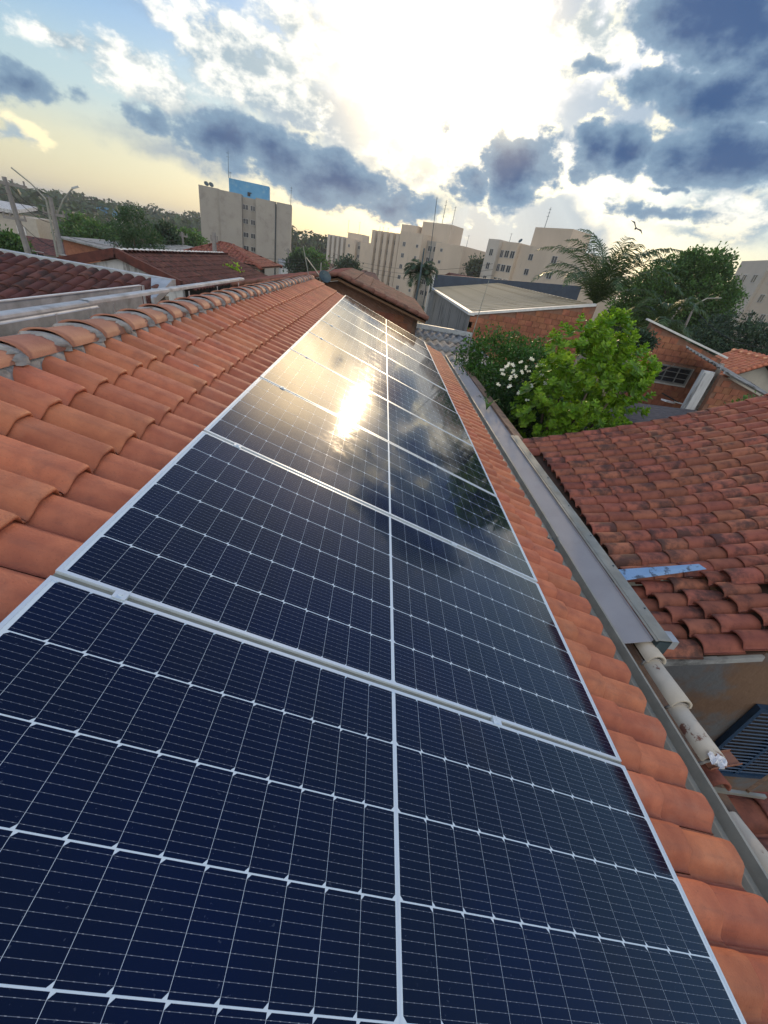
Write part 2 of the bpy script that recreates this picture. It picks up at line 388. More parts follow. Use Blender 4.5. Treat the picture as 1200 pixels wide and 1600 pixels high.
# solar cell: fine busbars printed on dark silicon
def cell_mat():
    m = bpy.data.materials.new('silicon_cell'); m.use_nodes = True
    N = NT(m.node_tree); b = N.n['Principled BSDF']
    uv = N.node('ShaderNodeTexCoord').outputs['UV']; sp = N.node('ShaderNodeSeparateXYZ'); N.put(sp.inputs[0], uv)
    ln = N.m('ABSOLUTE', N.sub(N.m('FRACT', N.mul(sp.outputs[1], 10.0)), .5))
    line = N.m('LESS_THAN', ln, .022)
    dots = N.m('LESS_THAN', N.m('ABSOLUTE', N.sub(N.m('FRACT', N.mul(sp.outputs[0], 5.0)), .5)), .10)
    lc = N.mix(dots, (.13, .15, .18), (.34, .36, .39))
    g = N.node('ShaderNodeNewGeometry').outputs['Position']
    base = N.mix(N.ss(N.noise(g, 2.2, 3), .35, .65), (.0006, .0030, .026), (.0016, .0030, .016))
    dust = N.mul(N.ss(N.noise(g, 3.1, 7, .75), .52, .80), .008)
    spots = N.mul(N.ss(N.noise(g, 95, 2, .5), .70, .76), .10)
    N.put(b.inputs['Base Color'], N.mix(N.add(dust, spots), N.mix(line, base, lc), (.30, .36, .42)))
    sm = N.noise(N.vm('MULTIPLY', g, (1, 1, 1)), 7.0, 5, .7)
    N.put(b.inputs['Roughness'], N.add(.055, N.mul(N.ss(sm, .42, .8), .08)))
    b.inputs['Specular IOR Level'].default_value = .5
    b.inputs['Coat Weight'].default_value = .05; b.inputs['Coat Roughness'].default_value = .28; b.inputs['Coat IOR'].default_value = 1.4
    bp = N.node('ShaderNodeBump'); bp.inputs['Distance'].default_value = .0006; bp.inputs['Strength'].default_value = .35
    N.put(bp.inputs['Height'], N.noise(g, 9.0, 2)); N.put(b.inputs['Normal'], bp.outputs[0])
    return m
M['cell'] = cell_mat()

# ------------------------------------------------------------------ ground
def gh(x, y):
    r = math.hypot(x, y)
    h = -5.5 * min(1, max(0, (r - 32) / 80)) ** 1.3
    a = math.degrees(math.atan2(x, y))
    h += 5.0 * min(1, max(0, (r - 170) / 230)) * (1 if a < -8 else max(.35, 1 - (a + 8) / 30))
    return h
def ground():
    rs = [0, 6, 14, 22, 32, 45, 60, 80, 100, 130, 170, 220, 280, 350, 430, 600, 1000, 2600]
    V = [(0, 0, 0)]; F = []; n = 48
    for r in rs[1:]:
        for j in range(n):
            a = 2 * math.pi * j / n; x, y = r * math.sin(a), r * math.cos(a)
            V.append((x, y, gh(x, y) + (noise.noise((x * .02, y * .02, 0)) * 1.2 if r > 90 else 0)))
    for j in range(n): F.append((0, 1 + (j + 1) % n, 1 + j))
    for i in range(len(rs) - 2):
        for j in range(n):
            a = 1 + i * n + j; b = 1 + i * n + (j + 1) % n; F.append((a, b, b + n, a + n))
    me = mesh('ground', V, F, M['ground'], True); me.flip_normals()
    tag(ob('ground', me), kind='structure')
ground()

# ------------------------------------------------------------------ tiles
def tile_mesh(name, mt, w=.186, L=.41, h=.046, t=.014, low=False, drop=.030, prof=None):
    """one clay tile: runs downhill along +X from x=-L (head) to x=0 (nose), column axis across Y, z=0 is its bed"""
    P = prof or [(-.50, .04), (-.45, .0), (-.40, .06), (-.32, .34), (-.24, .68), (-.17, .91), (-.09, .99), (.06, 1.0), (.20, 1.0), (.29, .92), (.36, .62), (.43, .15), (.50, .02)]
    if low: P = [P[0], P[2], P[4], P[6], P[8], P[10]] if not prof else [P[0], P[2], P[4], P[6], P[8], P[10]]
    xs = [-L, -.012 - L * .5, -.03, -.012, -.003, 0] if not low else [-L, -.012, 0]
    dz = {0: -.0095, -.003: -.0045, -.012: -.0008} if not low else {0: -.004}
    V = []; F = []; n = len(P)
    for x in xs:
        lift = drop * (1 + x / L)
        for (py, pz) in P: V.append((x, py * w * (1.0 if x < -.02 else .992), pz * h + t + lift + dz.get(x, 0)))
    m = len(xs)
    for i in range(m - 1):
        for j in range(n - 1): a = i * n + j; F.append((a, a + n, a + n + 1, a + 1))
    # nose lip and underside
    k = len(V)
    for (py, pz) in P: V.append((-.002, py * w * .97, pz * h * .93 - .001 + drop))
    for j in range(n - 1): F.append(((m - 1) * n + j, k + j, k + j + 1, (m - 1) * n + j + 1))
    k2 = len(V)
    for (py, pz) in P: V.append((-L, py * w * .97, pz * h * .93 - .001))
    for j in range(n - 1): F.append((k + j, k2 + j, k2 + j + 1, k + j + 1))
    for j in (0, n - 1):
        idx = [i * n + j for i in range(m)]
        F.append(tuple(idx + [k + j, k2 + j]) if j == 0 else tuple(reversed(idx + [k + j, k2 + j])))
    return mesh(name, V, F, mt, True)

def join_instances(me, mats):
    V = []; F = []
    bv = [v.co.copy() for v in me.vertices]; bf = [tuple(p.vertices) for p in me.polygons]
    for mm in mats:
        k = len(V); V += [tuple(mm @ v) for v in bv]; F += [tuple(k + i for i in f) for f in bf]
    return V, F
def lay(parent, me_hi, me_lo, mats, name='tile', key=None, maxn=300):
    """first the pieces that show, each its own object; the rest as one object"""
    vis = [m for m in mats if in_view(parent_m(parent) @ m.translation, 80)]
    hid = [m for m in mats if not in_view(parent_m(parent) @ m.translation, 80)]
    if key is None: key = lambda m: (parent_m(parent) @ m.translation - CAMP).length
    vis.sort(key=key)
    for m in vis[:maxn]:
        o = ob(name, me_hi, parent); o.matrix_local = m
    rest = vis[maxn:] + [m for m in hid if (parent_m(parent) @ m.translation - CAMP).length < 14]
    if rest:
        V, F = join_instances(me_lo, rest)
        o = ob(name + 's', mesh(name + 's', V, F, me_lo.materials[0], True), parent); o['kind'] = 'stuff'
def parent_m(p): return Matrix.Translation(p.location) @ p.rotation_euler.to_matrix().to_4x4()

TH = R(19.2); CU, SU = math.cos(TH), math.sin(TH); Z0 = 4.05
def roofp(u, v, h=0): return Vector((u * CU + h * SU, v, Z0 - u * SU + h * CU))
ROOFM = Matrix(((CU, 0, SU, 0), (0, 1, 0, 0), (-SU, 0, CU, Z0), (0, 0, 0, 1)))
BED = -.150
Y1, Y2 = -2.6, 11.85
HL = (.86, 4.5, 0)
house = thing('house', 'low house with a new orange clay tile roof carrying the row of solar panels', 'house', (1.0, 4.6, 0))
HI = Matrix.Translation(-Vector(house.location))
def hp(p): return Vector(p) - Vector(house.location)
UR = -1.0                                             # ridge
def main_house():
    tm = tile_mesh('tile', M['tile'], h=.060); tl = tile_mesh('tile_far', M['tile'], h=.056, low=True)
    mats = []; hidden = []
    us = [-.57, -.235] + [-.235 + .3475 * k for k in range(1, 9)] + [2.868]
    ncol = int((Y2 - Y1) / .1868)
    for ri, u in enumerate(us):
        for c in range(ncol):
            v = 11.76 - c * .1868 - .0
            jit = rng.uniform(-1, 1)
            m = HI @ ROOFM @ Matrix.Translation((u + rng.uniform(-.004, .004), v + rng.uniform(-.002, .002), BED + .004 * noise.noise((u * 3, v * .9, 1)))) @ Matrix.Rotation(R(rng.uniform(-.5, .5)), 4, 'Z') @ Matrix.Rotation(R(rng.uniform(-.25, .25)), 4, 'X')
            (hidden if 0 < ri - 1 < 8 else mats).append(m)
    lay(house, tm, tl, mats)
    # upper row under the ridge pieces (cut tiles)
    half = tile_mesh('tile', M['tile'], L=.16)
    up = [HI @ ROOFM @ Matrix.Translation((-.87, 11.76 - c * .1868, BED + .0)) for c in range(ncol)]
    V, F = join_instances(tl, hidden); Vu, Fu = join_instances(half, up); kk = len(V); V += Vu; F += [tuple(kk + i for i in f) for f in Fu]
    # left slope
    lm = Matrix(((-CU, 0, -SU, 0), (0, -1, 0, 0), (-SU, 0, CU, Z0), (0, 0, 0, 1)))
    ridge_x = UR * CU
    left = []
    for k in range(0, 5):
        for c in range(ncol):
            left.append(HI @ Matrix.Translation((2 * ridge_x, 0, 0)) @ lm @ Matrix.Translation((-.60 + .3475 * k, -(11.76 - c * .1868), BED)))
    # matrix: x -> -x about the ridge
    V2, F2 = join_instances(tl, left)
    o = ob('tiles', mesh('tiles', V, F, M['tile'], True), house); o['kind'] = 'stuff'; o['label'] = 'tiles lying under the panels and the ridge'
    o = ob('tiles', mesh('tiles', V2, F2, M['tile'], True), house); o['kind'] = 'stuff'; o['label'] = 'tiles of the slope beyond the ridge'
    # deck and walls
    b = MB()
    for (u1, u2) in ((UR, 2.80),):
        b.slab([hp(roofp(u1, Y1, BED - .012)), hp(roofp(u2, Y1, BED - .012)), hp(roofp(u2, Y2, BED - .012)), hp(roofp(u1, Y2, BED - .012))], .05)
    xr = UR * CU; zr = roofp(UR, 0, BED - .012).z
    b.slab([hp((xr - 1.75, Y1, zr - 1.75 * math.tan(TH))), hp((xr, Y1, zr)), hp((xr, Y2, zr)), hp((xr - 1.75, Y2, zr - 1.75 * math.tan(TH)))], .05)
    b.build('roof_deck', M['deck'], house)
    w = MB()
    w.box2(hp((-2.55, Y1 + .2, 0)), hp((-2.40, Y2 - .2, 3.62))); w.box2(hp((2.40, Y1 + .2, 0)), hp((2.55, Y2 - .2, 2.88)))
    for y in (Y1 + .2, Y2 - .35):
        k = len(w.v)
        x1, x2, zz = -2.40, 2.40, roofp(UR, 0, BED - .1).z
        pts = [hp((x1, y, 0)), hp((x2, y, 0)), hp((x2, y, 2.96)), hp((xr, y, zz)), hp((x1, y, 3.66))]
        pts2 = [p + Vector((0, .15, 0)) for p in pts]; w.v += [tuple(p) for p in pts + pts2]
        w.f += [tuple(k + i for i in range(5)), tuple(k + 5 + i for i in reversed(range(5)))] + [(k + (i + 1) % 5, k + i, k + 5 + i, k + 5 + (i + 1) % 5) for i in range(5)]
    w.build('wall', M['plaster'], house)
    # gable edge strip
    g = MB()
    for (u1, u2) in ((-.9, 0.02), (2.27, 2.86)):
        g.hexa([hp(roofp(u1, Y2, BED - .03)), hp(roofp(u2, Y2, BED - .03)), hp(roofp(u2, Y2 + .05, BED - .03)), hp(roofp(u1, Y2 + .05, BED - .03)),
                hp(roofp(u1, Y2, BED + .07)), hp(roofp(u2, Y2, BED + .07)), hp(roofp(u2, Y2 + .05, BED + .07)), hp(roofp(u1, Y2 + .05, BED + .07))])
    g.build('rake_flashing', M['white_trim'], house)
    # ridge tiles: tapered half barrels
    n = 12; V = []; F = []
    Lr = .352
    secs = [(0, .112, 0), (.30, .124, 0), (.315, .134, .004), (.345, .137, .006), (.352, .131, .003)]
    for (y, r, dz) in secs:
        for j in range(n + 1):
            a = math.pi * j / n; V.append((-math.cos(a) * r * 1.08, -y, math.sin(a) ** .75 * r * .57 + dz))
    for i in range(len(secs) - 1):
        for j in range(n): a = i * (n + 1) + j; F.append((a, a + 1, a + n + 2, a + n + 1))
    k = len(V)
    for j in range(n + 1): a = math.pi * j / n; V.append((-math.cos(a) * .122, -.35, math.sin(a) ** .8 * .075))
    for j in range(n): F.append((4 * (n + 1) + j, 4 * (n + 1) + j + 1, k + j + 1, k + j))
    rt = mesh('ridge_tile', V, F, M['ridge'], True)
    def collar(seed):
        V = []; F = []
        rr = random.Random(seed); m = 22
        for i, y in enumerate((-.010, .012, .034, .052)):
            for j in range(m + 1):
                a = math.pi * j / m; wob = noise.noise((j * .55, seed * 3.1, i * .4))
                r = .126 + (.004, .010, .004, -.014)[i] + .012 * wob
                V.append((-math.cos(a) * r * 1.09, y + .055 * wob * (1 if i else .4), math.sin(a) ** .75 * r * .57 - .002))
        for i in range(3):
            for j in range(m): a = i * (m + 1) + j; F.append((a, a + m + 1, a + m + 2, a + 1))
        return mesh('mortar_collar', V, F, M['mortar'], True)
    cols = [collar(s) for s in range(5)]
    y = Y2 + .02; zr = roofp(UR, 0, BED).z + .045; i = 0
    zr -= .012
    while y > Y1:
        tilt = Euler((R(-1.6 + rng.uniform(-.5, .5)), R(rng.uniform(-1.5, 1.5)), R(rng.uniform(-.8, .8))))
        x = UR * CU + rng.uniform(-.006, .006)
        ob('ridge_tile', rt, house, hp((x, y, zr)), tilt)
        ob('mortar_collar', cols[i % 5], house, hp((x, y - .352 - .012 + .0, zr + .002)), Euler((0, 0, math.pi + R(rng.uniform(-2, 2)))))
        y -= .318; i += 1
    # mortar bedding both sides
    for s in (1, -1):
        V = []; F = []; nn = 520
        for a in range(nn + 1):
            yy = Y1 + (Y2 - Y1) * a / nn
            for b_, (du, hh) in enumerate(((.05, .115), (.085, .100), (.125, .078), (.165, .0))):
                w_ = noise.noise((yy * 9, b_ * 1.7, s * 5)); w2 = noise.noise((yy * 31, b_, s))
                col = .035 * max(0, math.cos((yy - 11.76) / .1868 * 2 * math.pi + math.pi)) if b_ else 0
                p = roofp(UR + .025 + du + .018 * w_ + col * .8, yy, BED + hh + .008 * w_ + .006 * w2 - col * .2)
                if s < 0: p.x = 2 * UR * CU - p.x
                V.append(tuple(hp(p)))
        for a in range(nn):
            for b_ in range(3): k = a * 4 + b_; F.append((k, k + 1, k + 5, k + 4) if s > 0 else (k, k + 4, k + 5, k + 1))
        ob('mortar', mesh('mortar', V, F, M['mortar'], True), house)
    # blob of mortar dropped on a tile
    q = at(304, 574, Y=3.22); r2 = random.Random(4); V = []; F = []
    for i in range(5):
        for j in range(9):
            a = 2 * math.pi * j / 9; rr = math.sin(math.pi * (i + .01) / 4.2) * .036 * r2.uniform(.75, 1.2); V.append((q.x + math.cos(a) * rr, q.y + math.sin(a) * rr * .8, q.z - .012 + i * .008))
    for i in range(4):
        for j in range(9): a = i * 9 + j; b_ = i * 9 + (j + 1) % 9; F.append((a, b_, b_ + 9, a + 9))
    F.append(tuple(36 + j for j in range(9)))
    ob('mortar_lump', mesh('mortar_lump', [hp(v) for v in V], F, M['mortar'], True), house)
main_house()

# ------------------------------------------------------------------ solar panels
PL, PW, PITCH = 2.278, 1.134, 1.154
def chamfered_cell(w, h, c, flip, z=0):
    # half cut cells lose two opposite corners
    return [(0, 0), (w - c, 0), (w, c), (w, h), (c, h), (0, h - c)] if not flip else [(c, 0), (w, 0), (w, h - c), (w - c, h), (0, h), (0, c)]
def panels():
    cw, ch = .0915, .1826
    gx = .0009; x0 = .024; half = 12 * cw + 11 * gx
    mid = PL - 2 * x0 - 2 * half
    gy = .0036; y0 = (PW - 6 * ch - 5 * gy) / 2
    meshes = []
    for flip in (0, 1):
        pts = chamfered_cell(cw, ch, .0085, flip)
        meshes.append(mesh('cell', [(x, y, 0) for x, y in pts] + [(x, y, -.001) for x, y in pts],
                           [tuple(range(6))] + [(i, i + 6, (i + 1) % 6 + 6, (i + 1) % 6) for i in range(6)], M['cell'],
                           uv=[[(x / cw, y / ch) for x, y in pts]] + [[(0, 0)] * 4] * 6))
    pos = []
    for i in range(24):
        x = x0 + (i % 12) * (cw + gx) + (half + mid if i >= 12 else 0)
        for j in range(6): pos.append((x, y0 + j * (ch + gy), i // 12))
    # frame and backsheet meshes
    f = MB(); fw = .0115; fd = .035
    f.box2((0, 0, -fd), (fw, PW, 0)); f.box2((PL - fw, 0, -fd), (PL, PW, 0))
    f.box2((fw, 0, -fd), (PL - fw, fw, 0)); f.box2((fw, PW - fw, -fd), (PL - fw, PW, 0))
    fme = mesh('frame', f.v, f.f, M['alu'])
    j_ = MB(); j_.box2((0, PW + .001, -.03), (PL, PITCH - .001, -.010)); jme = mesh('gap_fill_strip', j_.v, j_.f, M['joint'])  # added filler between panels; its tone stands for the lit frame sides
    b = MB(); b.box2((fw, fw, -.006), (PL - fw, PW - fw, -.0018)); bme = mesh('backsheet', b.v, b.f, M['backsheet'])
    r = MB(); r.box2((x0 + half + mid * .5 - .0022, y0, -.0018), (x0 + half + mid * .5 + .0022, PW - y0, -.0014)); rme = mesh('centre_ribbon', r.v, r.f, M['alu'])
    V = []; F = []; UV = []
    for (x, y, fl) in pos:
        k = len(V); pts = chamfered_cell(cw, ch, .0085, fl); V += [(x + a, y + c, -.0016) for a, c in pts]; F.append(tuple(range(k, k + 6))); UV.append([(a / cw, c / ch) for a, c in pts])
    allme = mesh('cells', V, F, M['cell'], uv=UV)
    words = ['nearest solar panel, cut off by the bottom edge of the picture', 'second solar panel from the viewer, deep navy with white grid',
             'third solar panel from the viewer, upper half glazed with pale sun reflection', 'fourth solar panel, carrying the bright spot of the reflected sun',
             'fifth solar panel from the viewer, mirror of golden cloud on its ridge half', 'sixth solar panel from the viewer in the long row',
             'seventh solar panel from the viewer, fourth from the far end', 'third solar panel from the far end of the row',
             'last but one solar panel before the far gable', 'farthest solar panel, at the gable end of the tiled roof']
    for k in range(10):
        o = thing('solar_panel', words[k], 'solar panel', group='solar panels mounted in a row on the tiled roof')
        tilt = Matrix.Rotation(R(rng.uniform(-.12, .12)), 4, 'X') @ Matrix.Rotation(R(rng.uniform(-.1, .1)), 4, 'Y')
        o.matrix_world = ROOFM @ Matrix.Translation((0, k * PITCH, 0)) @ tilt
        ob('frame', fme, o); ob('gap_fill_strip', jme, o) if k < 9 else None; ob('backsheet', bme, o); ob('centre_ribbon', rme, o)
        if k < 6:
            for (x, y, fl) in pos: ob('cell', meshes[fl], o, (x, y, -.0016))
        else:
            c = ob('cells', allme, o); c['kind'] = 'stuff'
    # rails with clamps
    for (u, lab) in ((.19, 'aluminium mounting rail under the ridge side of the panels'), (1.60, 'aluminium mounting rail under the gutter side of the panels')):
        rail = thing('mounting_rail', lab, 'rail', group='rails under the solar panels')
        rail.matrix_world = ROOFM @ Matrix.Translation((u, 0, 0))
        q = MB(); q.box2((-.02, .02, -.074), (.02, 10 * PITCH - .04, -.036)); q.build('rail', M['alu_dull'], rail)
        cm = MB(); cm.box2((-.019, -.017, .0005), (.019, .017, .0045)); cm.box2((-.02, -.0075, -.036), (.02, .0075, .0005))
        cm.tube([(0, 0, .004), (0, 0, .010)], .0075, 8)
        cme = mesh('clamp', cm.v, cm.f, M['alu'])
        for k in range(1, 10): ob('clamp', cme, rail, (0, k * PITCH - .01, 0))
panels()

# ------------------------------------------------------------------ gutter and flashings between the two houses
def extrude_y(prof, y1, y2, name, mt, parent, t=.004):
    """open sheet-metal profile [(x, z)...] run along Y, with thickness"""
    V = []; F = []; n = len(prof)
    for y in (y1, y2):
        for (x, z) in prof: V.append((x, y, z))
        for (x, z) in prof: V.append((x, y, z - t))
    for i in range(n - 1):
        F += [(i, i + 1, 2 * n + i + 1, 2 * n + i), (n + i + 1, n + i, 3 * n + i, 3 * n + i + 1), (i + 1, i, n + i, n + i + 1), (2 * n + i, 2 * n + i + 1, 3 * n + i + 1, 3 * n + i)]
    F += [(0, 2 * n, 3 * n, n), (n - 1, 2 * n - 1, 4 * n - 1, 3 * n - 1)]
    p = Vector(parent.location) if parent else Vector()
    return ob(name, mesh(name, [Vector(v) - p for v in V], F, mt), parent)
def gutters():
    g = thing('roof_gutter', 'narrow galvanised gutter running right below the noses of the new orange tiles', 'gutter', (2.72, 4.6, 2.9))
    extrude_y([(2.60, 2.945), (2.62, 2.905), (2.765, 2.905), (2.785, 2.925), (2.815, 2.925), (2.832, 2.985), (2.846, 2.985)], -1.4, 3.50, 'channel', M['galv'], g)
    extrude_y([(2.60, 2.955), (2.62, 2.915), (2.755, 2.915), (2.775, 2.94), (2.812, 2.945), (2.828, 2.995), (2.846, 2.995)], 3.40, 8.30, 'channel', M['galv'], g)
    extrude_y([(2.60, 2.965), (2.62, 2.925), (2.760, 2.925), (2.780, 2.95), (2.815, 2.955), (2.830, 3.003), (2.846, 3.003)], 8.20, 11.95, 'channel', M['galv'], g)
    extrude_y([(2.615, 2.935), (2.63, 2.921), (2.76, 2.921), (2.778, 2.948), (2.808, 2.953)], 3.30, 3.44, 'joint_plate', M['galv_dark'], g)
    extrude_y([(2.615, 2.945), (2.63, 2.931), (2.76, 2.931), (2.778, 2.958), (2.808, 2.963)], 8.05, 8.24, 'joint_plate', M['galv_dark'], g)
    f = thing('valley_flashing', 'wide smooth grey metal flashing between the new gutter and the old red roof', 'flashing', (3.0, 5, 2.95))
    extrude_y([(2.848, 2.982), (2.852, 2.962), (3.045, 3.018), (3.05, 3.035)], 2.16, 5.98, 'sheet', M['sheet'], f)
    extrude_y([(2.848, 2.988), (2.852, 2.966), (3.085, 3.010), (3.09, 3.022)], 5.99, 11.2, 'sheet', M['sheet'], f)
    extrude_y([(3.052, 3.044), (3.066, 3.048), (3.07, 3.054), (3.165, 3.058), (3.17, 3.052), (3.172, 2.94)], 2.14, 5.98, 'cap_strip', M['galv'], f)
    q = MB()
    for y in (2.45, 2.95, 3.4, 3.95, 4.6, 5.3): q.tube([(.14, y - 5, .104), (.14, y - 5, .113)], .007, 8)
    q.build('rivets', M['galv_dark'], f)['kind'] = 'stuff'
    e = MB(); e.box2((.075, -2.865, -.02), (.165, -2.78, .09)); e.build('end_cap', M['galv_dark'], f)
    e = MB(); e.box2((.18, -2.84, .01), (.245, -2.74, .085)); e.build('bracket', M['galv_bright'], f)
    w = thing('party_wall', 'old rendered wall under the flashing, topped further back by a brown coping beside the garden', 'wall', (3.05, 4.5, 0))
    b = MB(); b.box2((-.13, -5.9, 0), (.10, 1.5, 2.74)); b.box2((-.13, 1.5, 0), (.10, 6.2, 2.93)); b.build('render', M['plaster'], w)
    b = MB()
    b.hexa([(.045, 1.46, 2.935), (.20, 1.46, 2.90), (.24, 6.2, 2.93), (.06, 6.2, 2.96), (.045, 1.46, 3.06), (.20, 1.46, 3.03), (.24, 6.2, 2.99), (.06, 6.2, 3.02)]); b.build('coping', M['coping'], w)
    # cream-painted half round tiles capping the wall
    n = 10
    def cap(L, r0, r1):
        V = []; F = []
        for (y, r) in ((0, r0), (-L * .5, (r0 + r1) / 2), (-L, r1), (-L, r1 - .014), (0, r0 - .014)):
            for j in range(n + 1):
                a = math.pi * j / n; V.append((-math.cos(a) * r, y, math.sin(a) * r))
        for i in range(4):
            for j in range(n): a = i * (n + 1) + j; F.append((a, a + 1, a + n + 2, a + n + 1))
        return mesh('cap_tile', V, F, M['white_paint'], True)
    cm = cap(.335, .062, .070)
    for i, (y, z, rz) in enumerate(((2.38, 2.915, -1.0), (2.07, 2.89, -.6), (1.76, 2.865, .5))):
        o = ob('cap_tile', cm, w, (.0 + (.01, .0, -.005)[i], y - 4.5, z), Euler((R(-2.5), 0, R(rz))))
    mb = MB()
    for (y, z) in ((2.06, 2.885), (1.75, 2.86), (1.425, 2.835)):
        pts = []
        for j in range(9):
            a = math.pi * j / 8; pts.append((-math.cos(a) * .070, y - 4.5 + .012 * noise.noise((j, y, 0)), z + math.sin(a) * .070))
        mb.tube(pts, .009, 5)
    o = mb.build('mortar_joints', M['mortar'], w, True); o['kind'] = 'stuff'
    o = ob('cap_tile', cap(.12, .06, .066), w, (-.005, 1.43 - 4.5, 2.80), Euler((R(-6), 0, 0))); o['label'] = 'broken stump of a cap tile, bare brown clay'
    o.data.materials[0] = M['tile_old']
    o = ob('cap_tile', cap(.30, .055, .065), w, (.03, 1.22 - 4.5, 2.72), Euler((R(-6), 0, R(4))))
    # short piece of red gutter, steel bars and paper
    p0 = at(1140, 1182, Z=2.80)
    g2 = MB(); 
    a = at(1100, 1192, Z=2.86); c = at(1148, 1184, Z=2.86)
    dv = (c - a).normalized(); sv = Vector((0, 0, 1)).cross(dv)
    for (o1, o2, z1, z2) in ((-.04, -.036, 0, .018), (-.036, .036, 0, .004), (.036, .04, 0, .018)):
        g2.hexa([a + sv * o1 + Vector((0, 0, z1)), c + sv * o1 + Vector((0, 0, z1)), c + sv * o2 + Vector((0, 0, z1)), a + sv * o2 + Vector((0, 0, z1)),
                 a + sv * o1 + Vector((0, 0, z2)), c + sv * o1 + Vector((0, 0, z2)), c + sv * o2 + Vector((0, 0, z2)), a + sv * o2 + Vector((0, 0, z2))])
    o = g2.build('gutter_piece', M['pinkboard']); tag(o, 'short cut piece of reddish brown channel lying beside the crumpled white paper', 'gutter piece')
    pc = at(1119, 1190, Z=2.93); V = []; F = []
    r2 = random.Random(3)
    for i in range(9):
        for j in range(9): V.append((pc.x + (i - 4) * .012 + r2.uniform(-.005, .005), pc.y + (j - 4) * .011 + r2.uniform(-.004, .004), pc.z + r2.uniform(-.012, .03)))
    for i in range(8):
        for j in range(8):
            if (i - 4) ** 2 + (j - 4) ** 2 < 17: a_ = i * 9 + j; F.append((a_, a_ + 1, a_ + 10, a_ + 9))
    o = ob('crumpled_paper', mesh('crumpled_paper', V, F, M['paper'])); tag(o, 'crumpled scrap of white paper stuck at the end of the cream cap tiles', 'paper')
    k = MB(); k.bar(at(1112, 1233, Z=2.80), at(1195, 1245, Z=2.80), .018, .022); o = k.build('steel_bar', M['galv']); tag(o, 'flat grey steel bar bridging from the gutter lip over the light well', 'bar', 'steel bars over the light well')
    k = MB(); k.bar(at(1168, 1236, Z=2.83), at(1215, 1203, Z=2.83), .016, .016); o = k.build('steel_bar', M['wood']); tag(o, 'tan diagonal bar rising to the right edge in front of the blue shutter', 'bar', 'steel bars over the light well')
M['coping'] = mat('brown_coping', (.30, .19, .13), (.24, .16, .11), .9, 5, stain=(.14, .1, .075), sscale=3)
gutters()

